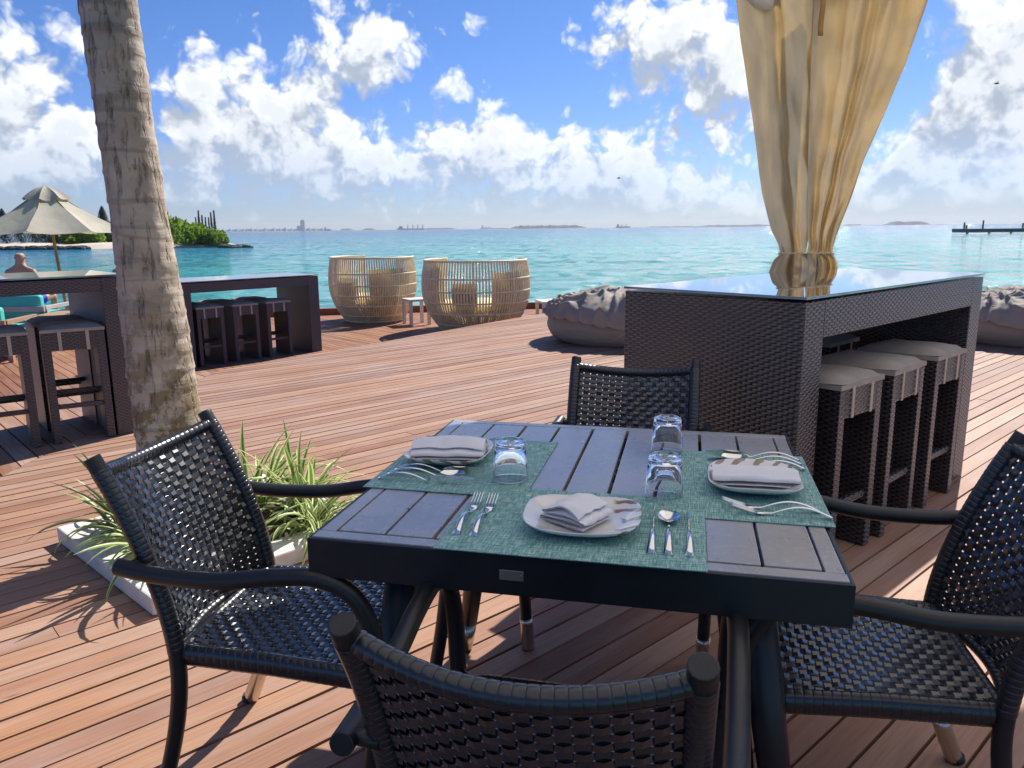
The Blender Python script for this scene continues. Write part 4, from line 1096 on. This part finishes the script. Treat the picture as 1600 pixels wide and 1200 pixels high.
# ================================================================== BASKET CHAIRS
def basket(cx, cy, Rm, zb, H, back, label, first):
    o = empty('basket_chair', (cx, cy, zb)); tag(o, label, 'basket chair', 'pale woven basket chairs by the water')
    def rad(s_): return Rm * lerp_tab([(0, .66), (.1, .76), (.22, .87), (.36, .95), (.5, .99), (.65, 1.0), (.8, .985), (1, .94)], s_)
    n = 112; half = radians(132)
    for k in range(n):
        a = 2 * pi * k / n; d = (a - back + pi) % (2 * pi) - pi
        top = 1.0 if abs(d) < half else .30
        m = MB(); N_ = 10 if top == 1 else 4
        q = []
        for i in range(N_ + 1):
            s_ = top * i / N_; r = rad(s_); q.append((r * cos(a), r * sin(a), .02 + s_ * H))
        m.tube(q, .0145 if k % 14 else .020, 5, caps=False); m.build('rib', M_rattan, o)
    for s_ in (0., .10, .26, .42, .58, .76, 1.0):
        full = s_ < .3; n2 = 56; q = []
        a0 = back - half; a1 = back + half
        for i in range(n2 + 1):
            a = (2 * pi * i / n2) if full else a0 + (a1 - a0) * i / n2; r = rad(s_) + .003; q.append((r * cos(a), r * sin(a), .02 + s_ * H))
        MB().tube(q, .016 if s_ not in (0., 1.) else .02, 6, caps=not full, up=(0, 0, 1)).build('hoop', M_rattan, o)
    m = MB(); m.lathe([(0, .34), (rad(.3) * .80, .34), (rad(.3) * .9, .37), (rad(.3) * .92, .42), (rad(.3) * .86, .47), (0, .48)], 36); m.build('seat_cushion', M_cream, o)
    m = MB(); m.lathe([(0, .30), (rad(.22) * .96, .30), (rad(.22) * .96, .335), (0, .335)], 36); m.build('seat_base', M_rattan, o)
    for a_, w_, z0, z1, mt in ((-1.15, 1.05, .46, 1.08, M_cream), (.0, .40, .46, .82, M_brownc), (1.15, .95, .46, .98, M_cream)):
        P = []; 
        for i in range(9):
            row = []
            for j in range(9):
                u = i / 8 * 2 - 1; v = j / 8; aa = back + a_ + u * w_ * .62; th_ = .07 * (1 - abs(u) ** 3) * sin(pi * (.08 + .84 * v))
                r = rad(.3 + .5 * v) - .10 - th_; row.append((r * cos(aa), r * sin(aa), z0 + (z1 - z0) * v))
            P.append(row)
        Q_ = [[(x * 1.07, y * 1.07, z) for x, y, z in row] for row in P]
        m = MB(); m.grid(P); m.grid(list(reversed(Q_))); m.build('back_cushion', mt, o)
    return o
basket(-.59, 12.98, .90, -.33, 1.14, radians(-100), 'right hand basket chair partly hidden by the raised deck', True)
basket(-2.58, 14.45, .80, -.33, 1.15, radians(-118), 'left hand basket chair next to the far bar', True)
def small_table(x, y, s_, h, rz, label):
    o = empty('side_table', (x, y, -.33), rz); tag(o, label, 'side table', 'small white side tables')
    bevel(MB().box((0, 0, h - .02), (s_, s_, .04)).build('table_top', M_white, o), .004)
    for a in (-1, 1):
        for b in (-1, 1): MB().box((a * (s_ / 2 - .03), b * (s_ / 2 - .03), (h - .04) / 2), (.05, .05, h - .04)).build('leg', M_white, o)
small_table(-1.70, 13.75, .40, .46, .5, 'small white table standing between the two basket chairs')
small_table(.72, 13.05, .52, .47, .2, 'small white table between the right basket chair and the beanbag')

# ================================================================== BEANBAGS
def beanbag(cx, cy, a, b, h, rz, seed, label):
    o = empty('beanbag', (cx, cy, 0), rz); tag(o, label, 'beanbag', 'slumped grey beanbags')
    def shape(th, ph, lift=0.):
        e_ = -.75 + (pi / 2 + .75) * ph; c_ = max(0, cos(e_)) ** .62; z = (sin(e_) + .6816) / 1.6816
        lump = .07 * noise.noise((cos(th) * 1.2 + seed, sin(th) * 1.2, z * 1.4))
        wr = .012 * noise.noise((cos(th) * 4 + seed, sin(th) * 4, z * 16)) * (1 - z)
        r = 1 + lump + wr + lift
        return Vector((cos(th) * c_ * a * r, sin(th) * c_ * b * r, z * h * (1 + lump * 1.5) + .004))
    m = MB(); P = [[shape(2 * pi * i / 110, j / 56) for j in range(57)] for i in range(110)]; m.grid(P, closed_u=True)
    m.build('bag', M_bean, o)
    # loose cover bunched over the top: long curved folds that fan from off-centre gathers
    N1, N2 = 300, 110; P = []
    for i in range(N1):
        th = 2 * pi * i / N1; low = .36 + .07 * sin(2 * th + seed) + .05 * noise.noise((cos(th) * 2, sin(th) * 2, seed)); row = []
        for j in range(N2 + 1):
            f = j / N2; ph = .985 - (.985 - low) * f; p = shape(th, ph, .03)
            q = Vector((p.x / a, p.y / b, 0)); wx = noise.noise((q.x * 1.6 + seed, q.y * 1.6, 2)); wy = noise.noise((q.x * 1.6, q.y * 1.6 + seed, 7))
            g1_ = Vector((-.35, .15, 0)); g2_ = Vector((.45, -.25, 0))
            a1 = atan2(q.y - g1_.y, q.x - g1_.x); a2 = atan2(q.y - g2_.y, q.x - g2_.x)
            s1_ = sin(a1 * 7 + wx * 9); s2_ = sin(a2 * 9 + wy * 9 + 2)
            k1 = (1 - abs(s1_)) ** 1.6; k2 = (1 - abs(s2_)) ** 1.6
            m1_ = min(1, (q - g1_).length * 2.2); m2_ = min(1, (q - g2_).length * 2.2)
            d = (.062 * k1 * m1_ * (.6 + .6 * wy) + .050 * k2 * m2_ * (.6 - .5 * wx)) * (.5 + .5 * min(1, f * 2.5)) + .010 * noise.noise((q.x * 9, q.y * 9, p.z * 12 + seed))
            n_ = Vector((q.x * .9, q.y * .9, .75)).normalized(); row.append(tuple(p + n_ * (d + .012) + Vector((0, 0, .03 * k1 * (1 - f)))))
        P.append(row)
    m = MB(); m.grid(P, closed_u=True); cv = m.build('cover', M_bean, o); s = cv.modifiers.new('s', 'SOLIDIFY'); s.thickness = .006
    q = []
    for j in range(30):
        f = j / 29; th = -2.0 + .35 * f; q.append(tuple(shape(th, .14 + .30 * f, .008)))
    MB().tube(q, .005, 5).build('piping', M_strap, o)
beanbag(1.36, 9.30, .93, .82, .56, .2, 1.3, 'crumpled grey beanbag left of the large bar')
beanbag(6.15, 8.75, 1.05, .8, .55, -.3, 7.7, 'crumpled grey beanbag at the right edge behind the bar')

# ================================================================== PARASOL, LOUNGE, PEOPLE
ux0, uy0 = -8.45, 14.4
um = empty('parasol', (ux0, uy0, -.33)); tag(um, 'cream octagonal parasol with open vent cap at the left edge', 'parasol')
MB().tube([(.13, 0, .05), (-.02, 0, 2.50)], .027, 10).build('pole', M_postw, um)
m = MB(); m.prism([(-.30, -.30), (.30, -.30), (.30, .30), (-.30, .30)], 0, .05); m.box((.13, 0, .14), (.24, .24, .2)); m.build('base', M_white, um)
def umb_panels(R0, R1, z0, z1, sag, off=0, pw=.82):
    n8 = 8
    for k in range(n8):
        a0 = 2 * pi * k / n8 + off; a1 = a0 + 2 * pi / n8; P = []
        for i in range(9):
            row = []
            for j in range(9):
                u = i / 8; f = j / 8; r = R0 + (R1 - R0) * f
                p0 = Vector((cos(a0), sin(a0), 0)) * r; p1 = Vector((cos(a1), sin(a1), 0)) * r; p = p0.lerp(p1, u)
                dz = -sag * 4 * u * (1 - u) * f * .9 + .035 * noise.noise((p.x * 2.4, p.y * 2.4, z0 * 3)) * f
                inn = 1 - .06 * 4 * u * (1 - u) * f
                row.append((p.x * inn, p.y * inn, z0 + (z1 - z0) * (f ** pw) + dz))
            P.append(row)
        yield P
for P in umb_panels(.24, 1.27, 2.33, 1.70, .06, .25):
    m = MB(); m.grid(P); o = m.build('canopy_panel', M_umb, um)
for P in umb_panels(.01, .40, 2.50, 2.29, .05, .25, 1.7):
    m = MB(); m.grid(P); o = m.build('vent_panel', M_umb, um)
for k in range(8):
    a = 2 * pi * k / 8 + .25; MB().tube([(0, 0, 2.45), (cos(a) * .24, sin(a) * .24, 2.31), (cos(a) * .7, sin(a) * .7, 1.98), (cos(a) * 1.25, sin(a) * 1.25, 1.69)], .009, 5).build('rib', M_postw, um)

def sofa(x, y, rz, w, label, wood):
    o = empty('lounge_sofa', (x, y, -.33), rz); tag(o, label, 'sofa', 'turquoise lounge seats')
    for a in (-1, 1):
        bevel(MB().box((a * (w / 2 + .03), 0, .31), (.06, .78, .06)).build('armrest', wood, o), .005).location.z = .22
        for b in (-1, 1): MB().box((a * (w / 2 + .03), b * .34, .25), (.06, .06, .5)).build('leg', wood, o)
    MB().box((0, 0, .22), (w, .76, .07)).build('seat_frame', wood, o)
    bevel(MB().box((0, 0, .35), (w - .01, .74, .18)).build('seat_cushion', M_teal, o), .05, 4)
    bevel(MB().box((0, -.33, .56), (w - .03, .15, .34)).build('back_cushion', M_teal, o), .05, 4)
    MB().box((0, -.425, .52), (w + .1, .03, .08)).build('back_rail', wood, o)
sofa(-7.72, 12.25, .05, .9, 'turquoise lounge seat with the man in blue shorts', M_greyw)
sofa(-7.05, 10.3, .1, .8, 'turquoise lounge seat at the left edge nearest the bar', M_lwood)
sofa(-6.05, 12.45, .45, .7, 'turquoise lounge seat behind the palm with the second guest', M_greyw)
lt = empty('lounge_table', (-6.75, 11.85, -.33), .05); tag(lt, 'low brown wooden lounge table seen under the left bar', 'table')
for k in range(8): MB().box((-.37 + k * .106, 0, .44), (.1, .72, .03)).build('slat', M_lwood, lt)
for a in (-1, 1):
    MB().box((0, a * .34, .385), (.86, .04, .08)).build('apron', M_greyw, lt)
    for b in (-1, 1): MB().box((a * .40, b * .34, .21), (.06, .06, .42)).build('leg', M_greyw, lt)

def skin_obj(name, V, E_, Rr, mat, parent, sub=2):
    me = bpy.data.meshes.new(name); me.from_pydata(V, E_, []); o = bpy.data.objects.new(name, me); sc.collection.objects.link(o); o.parent = parent
    me.materials.append(mat); o.modifiers.new('skin', 'SKIN')
    if not me.skin_vertices: 
        bm = bmesh.new(); bm.from_mesh(me); bm.verts.layers.skin.verify(); bm.to_mesh(me); bm.free()
    for i, r in enumerate(Rr):
        me.skin_vertices[0].data[i].radius = (r, r) if not isinstance(r, tuple) else r
    me.skin_vertices[0].data[0].use_root = True
    s = o.modifiers.new('sub', 'SUBSURF'); s.levels = sub; s.render_levels = sub
    for p in me.polygons: p.use_smooth = True
    return o
def person(x, y, z, rz, J, label, hair=False, shorts=M_blue):
    o = empty('person', (x, y, z), rz); tag(o, label, 'person')
    names = list(J); V = [J[n][0] for n in names]; Rr = [J[n][1] for n in names]; idx = {n: i for i, n in enumerate(names)}
    chain = [('pelvis', 'belly'), ('belly', 'chest'), ('chest', 'neck'), ('neck', 'head'), ('head', 'crown')]
    for s_ in 'LR':
        chain += [('pelvis', 'hip' + s_), ('hip' + s_, 'knee' + s_), ('knee' + s_, 'ankle' + s_), ('ankle' + s_, 'toe' + s_), ('chest', 'sh' + s_), ('sh' + s_, 'elbow' + s_), ('elbow' + s_, 'wrist' + s_), ('wrist' + s_, 'hand' + s_)]
    skin_obj('body', V, [(idx[a], idx[b]) for a, b in chain], Rr, M_skin, o)
    W = ['pelvis', 'hipL', 'kneeL', 'hipR', 'kneeR']
    P = {n: Vector(J[n][0]) for n in W}
    VS = [tuple(P['pelvis']), tuple(P['pelvis'] + Vector((0, 0, .10))), tuple(P['hipL']), tuple(P['hipL'].lerp(P['kneeL'], .6)), tuple(P['hipR']), tuple(P['hipR'].lerp(P['kneeR'], .6))]
    skin_obj('shorts', VS, [(0, 1), (0, 2), (2, 3), (0, 4), (4, 5)], [(.165, .135), (.16, .13), .11, .095, .11, .095], shorts, o)
    hd = Vector(J['head'][0])
    for s_ in (-1, 1): MB().lathe([(0, -.02), (.012, -.01), (.014, .005), (0, .02)], 8, tuple(hd + Vector((s_ * .082, 0, .0)))).build('ear', M_skin, o)
    if hair:
        m = MB(); m.lathe([(.0, .14), (.05, .13), (.088, .09), (.102, .03), (.098, -.04), (.08, -.09)], 20, tuple(hd + Vector((0, -.012, -.0)))); m.build('hair', M_hair, o)
    return o
J = {'pelvis': ((0, 0, 0), (.155, .12)), 'belly': ((0, -.02, .2), (.145, .11)), 'chest': ((0, -.03, .40), (.17, .12)), 'neck': ((0, -.01, .56), .058), 'head': ((0, .01, .68), (.078, .09)), 'crown': ((0, 0, .76), (.07, .078))}
for s_, k in (('L', -1), ('R', 1)):
    J.update({'hip' + s_: ((k * .10, .06, -.01), .10), 'knee' + s_: ((k * .20, .46, .06), .065), 'ankle' + s_: ((k * .18, .52, -.36), .045), 'toe' + s_: ((k * .19, .68, -.41), .035),
              'sh' + s_: ((k * .19, -.02, .46), .062), 'elbow' + s_: ((k * .30, .0, .20), .045), 'wrist' + s_: ((k * .30, .20, .10), .032), 'hand' + s_: ((k * .29, .29, .09), .032)})
person(-7.72, 12.24, .28, .05, J, 'bald man in blue shorts sitting with his back to the camera')
J2 = dict(J)
for s_, k in (('L', -1), ('R', 1)):
    J2.update({'knee' + s_: ((k * .09 - .02, .44, .20 if k > 0 else .02), .065), 'ankle' + s_: ((k * .08, .72, -.03 if k > 0 else -.02), .042), 'toe' + s_: ((k * .09, .80, .08), .032)})
person(-6.25, 12.5, .26, radians(78), J2, 'dark haired guest reclining behind the palm with a knee raised', True)

# ================================================================== CANOPY, POST AND CURTAINS
gz = empty('gazebo'); tag(gz, 'canvas roofed gazebo above the table, only its valance corner showing', 'gazebo')
C1 = Vector((1.46, 4.40, 0)); dL = Vector((-.74, -.673, 0)); dR = Vector((.673, -.74, 0))
C2 = C1 + dL * 4.2; dR = Vector((.98, -.2, 0)); C3 = C1 + dR * 3.4; C5 = C3 + Vector((.35, -.937, 0)) * 3.6; C6 = C5 + Vector((-.7, -.714, 0)) * 3.4; C4 = C2 + Vector((.05, -1, 0)) * 3.2
Z0 = 2.72; apex = (C1 + C6) / 2 + Vector((0, 0, 3.7)); EDG = ((C1, C2), (C2, C4), (C4, C6), (C6, C5), (C5, C3), (C3, C1))
R = random.Random(2)
for a, b in EDG:
    P = []
    for i in range(25):
        row = []
        for j in range(9):
            e_ = (a.lerp(b, i / 24)) + Vector((0, 0, Z0)); p = e_.lerp(apex, j / 8); p.z -= .10 * sin(pi * j / 8); row.append(tuple(p))
        P.append(row)
    MB().grid(P).build('roof_panel', M_canopy, gz)
    L = (b - a).length; n = int(L * 24); P = []; nrm = (b - a).cross(Vector((0, 0, 1))).normalized()
    for i in range(n + 1):
        s_ = i / n; q = a.lerp(b, s_); sc_ = abs(sin(pi * (s_ * L / .42))) ; row = []
        for j in range(6):
            f = j / 5; w_ = .018 * sin(i * 1.1) * f + .02 * noise.noise((s_ * L * 2, f, a.x)) * f
            row.append(tuple(q + nrm * w_ + Vector((0, 0, Z0 - f * ((.20 if a is C1 else .09) + .09 * sc_)))))
        P.append(row)
    m = MB(); m.grid(P); o = m.build('valance', M_canopy, gz); s = o.modifiers.new('s', 'SOLIDIFY'); s.thickness = .003
inn = (apex - C1); inn.z = 0; inn.normalize()
PX = Vector((1.66, 4.60, 0))
for p in (PX, C2 + Vector((.1, -.05, 0)), C3 + Vector((-.1, -.1, 0)), C4 + Vector((.1, .1, 0)), C5 + Vector((-.1, 0, 0)), C6 + Vector((0, .1, 0))):
    bevel(MB().box((p.x, p.y, 1.30), (.09, .09, 2.6), radians(42)).build('post', M_postw, gz), .006)
for a, b in EDG:
    d = b - a; MB().box(tuple((a + b) / 2 + Vector((0, 0, Z0 - .05))), (d.length, .07, .09), atan2(d.y, d.x)).build('beam', M_postw, gz)

def curtain(name, tab, slope, label, folds, seed, amp):
    # tab: (z, xL, xR) measured in the plane y = 4.35; slope(z) sets how the cloth runs back in depth
    R = random.Random(seed); nz, ns_ = 110, 150; P = []
    ph = [R.uniform(0, 6) for _ in range(6)]
    zt, zb = tab[0][0], tab[-1][0]
    tl_ = [(z, a) for z, a, b in reversed(tab)]; tr_ = [(z, b) for z, a, b in reversed(tab)]
    for i in range(nz + 1):
        z = zt + (zb - zt) * i / nz; xl = lerp_tab(tl_, z); xr = lerp_tab(tr_, z); row = []
        wd = xr - xl; cinch = exp(-((z - 1.185) / .035) ** 2)
        for k in range(ns_ + 1):
            s_ = k / ns_
            w1_ = s_ + .045 * sin(2 * pi * s_ * 1.5 + ph[0]) + .03 * noise.noise((s_ * 3, z * 1.2, seed))
            f = sin(2 * pi * folds * w1_ + ph[1] + .9 * noise.noise((s_ * 2, z * .8, seed + 3)))
            f = math.copysign(abs(f) ** .75, f)
            f2 = sin(2 * pi * folds * 2.3 * w1_ + ph[2] + z * .5)
            a_ = amp * (1 - .55 * cinch)
            x = xl + wd * s_ + .014 * noise.noise((z * 5, s_ * 5, seed)) * (1 if .02 < s_ < .98 else .3)
            xx = x; 
            y = 4.40 + a_ * (f * .8 + .25 * f2) + .03 * noise.noise((s_ * 6, z * 6, seed)) * (1 + 2 * exp(-((z - 1.12) / .09) ** 2)) + .05 * sin(pi * s_)
            y += slope(z) * (x - 1.62)
            sc_ = y / 4.35
            row.append((xx * sc_, y, 1.34 + (z - 1.34) * sc_))
        P.append(row)
    m = MB(); m.grid(P); o = m.build(name, M_curt); s = o.modifiers.new('s', 'SOLIDIFY'); s.thickness = .002
    tag(o, label, 'curtain', 'canvas curtains tied to the gazebo post')
    return o
tabL = [(2.66, 1.17, 1.63), (2.5, 1.195, 1.635), (2.19, 1.255, 1.645), (1.86, 1.324, 1.65), (1.52, 1.384, 1.66), (1.32, 1.449, 1.665), (1.235, 1.495, 1.655), (1.185, 1.51, 1.65), (1.15, 1.47, 1.67), (1.08, 1.445, 1.668), (.9, 1.44, 1.672), (.45, 1.43, 1.68)]
tabR = [(2.66, 1.60, 2.25), (2.5, 1.605, 2.204), (2.18, 1.612, 2.116), (1.95, 1.62, 2.033), (1.69, 1.63, 1.934), (1.45, 1.64, 1.865), (1.28, 1.655, 1.812), (1.235, 1.665, 1.80), (1.185, 1.655, 1.80), (1.14, 1.655, 1.83), (1.08, 1.66, 1.835), (.9, 1.66, 1.84), (.45, 1.65, 1.85)]
cl = curtain('curtain', tabL, lambda z: .55, 'cream canvas curtain hanging broad on the left of the post', 1.7, 3, .045)
cr = curtain('curtain', tabR, lambda z: .55 - .80 * max(0, min(1, (z - 1.19) / 1.3)), 'backlit golden canvas curtain flaring right of the post', 2.7, 8, .05)
for nm_, x0_, x1_, lb, par in (('tie', 1.505, 1.652, '', cl), ('tie', 1.652, 1.802, '', cr)):
    q = []
    for i in range(25):
        a = 2 * pi * i / 24; x = (x0_ + x1_) / 2 + (x1_ - x0_) / 2 * cos(a) * .99; y = 4.42 + .055 * sin(a) + .55 * (x - 1.62); s_ = y / 4.35; q.append((x * s_, y, 1.34 + (1.188 - 1.34) * s_))
    MB().tube(q, .009, 8, caps=False, flat=(1.5, .5), up=(0, 0, 1)).build('tie', M_curt, par)
# loose strap hanging from the beam
m = MB(); P = [[(1.625 + .006 * z + s_ * .028, 4.33 + .01 * sin(z * 9), 2.66 - .34 * z) for z in [i / 10 for i in range(11)]] for s_ in (0, 1)]
m.grid(P); o = m.build('hanging_strap', M_postw, gz); s = o.modifiers.new('s', 'SOLIDIFY'); s.thickness = .003
# air
hm = bpy.data.materials.new('haze_air'); hm.use_nodes = True; ht = hm.node_tree; ht.nodes.clear()
ho = ht.nodes.new('ShaderNodeOutputMaterial'); hv = ht.nodes.new('ShaderNodeVolumePrincipled'); hv.inputs['Color'].default_value = (.82, .88, .96, 1); hv.inputs['Density'].default_value = .00009; hv.inputs['Anisotropy'].default_value = .2
ht.links.new(hv.outputs[0], ho.inputs['Volume'])
MB().box((0, 0, 42.), (19000, 19000, 89.)).build('haze', hm, kind='stuff')
print('objects', len(sc.objects))
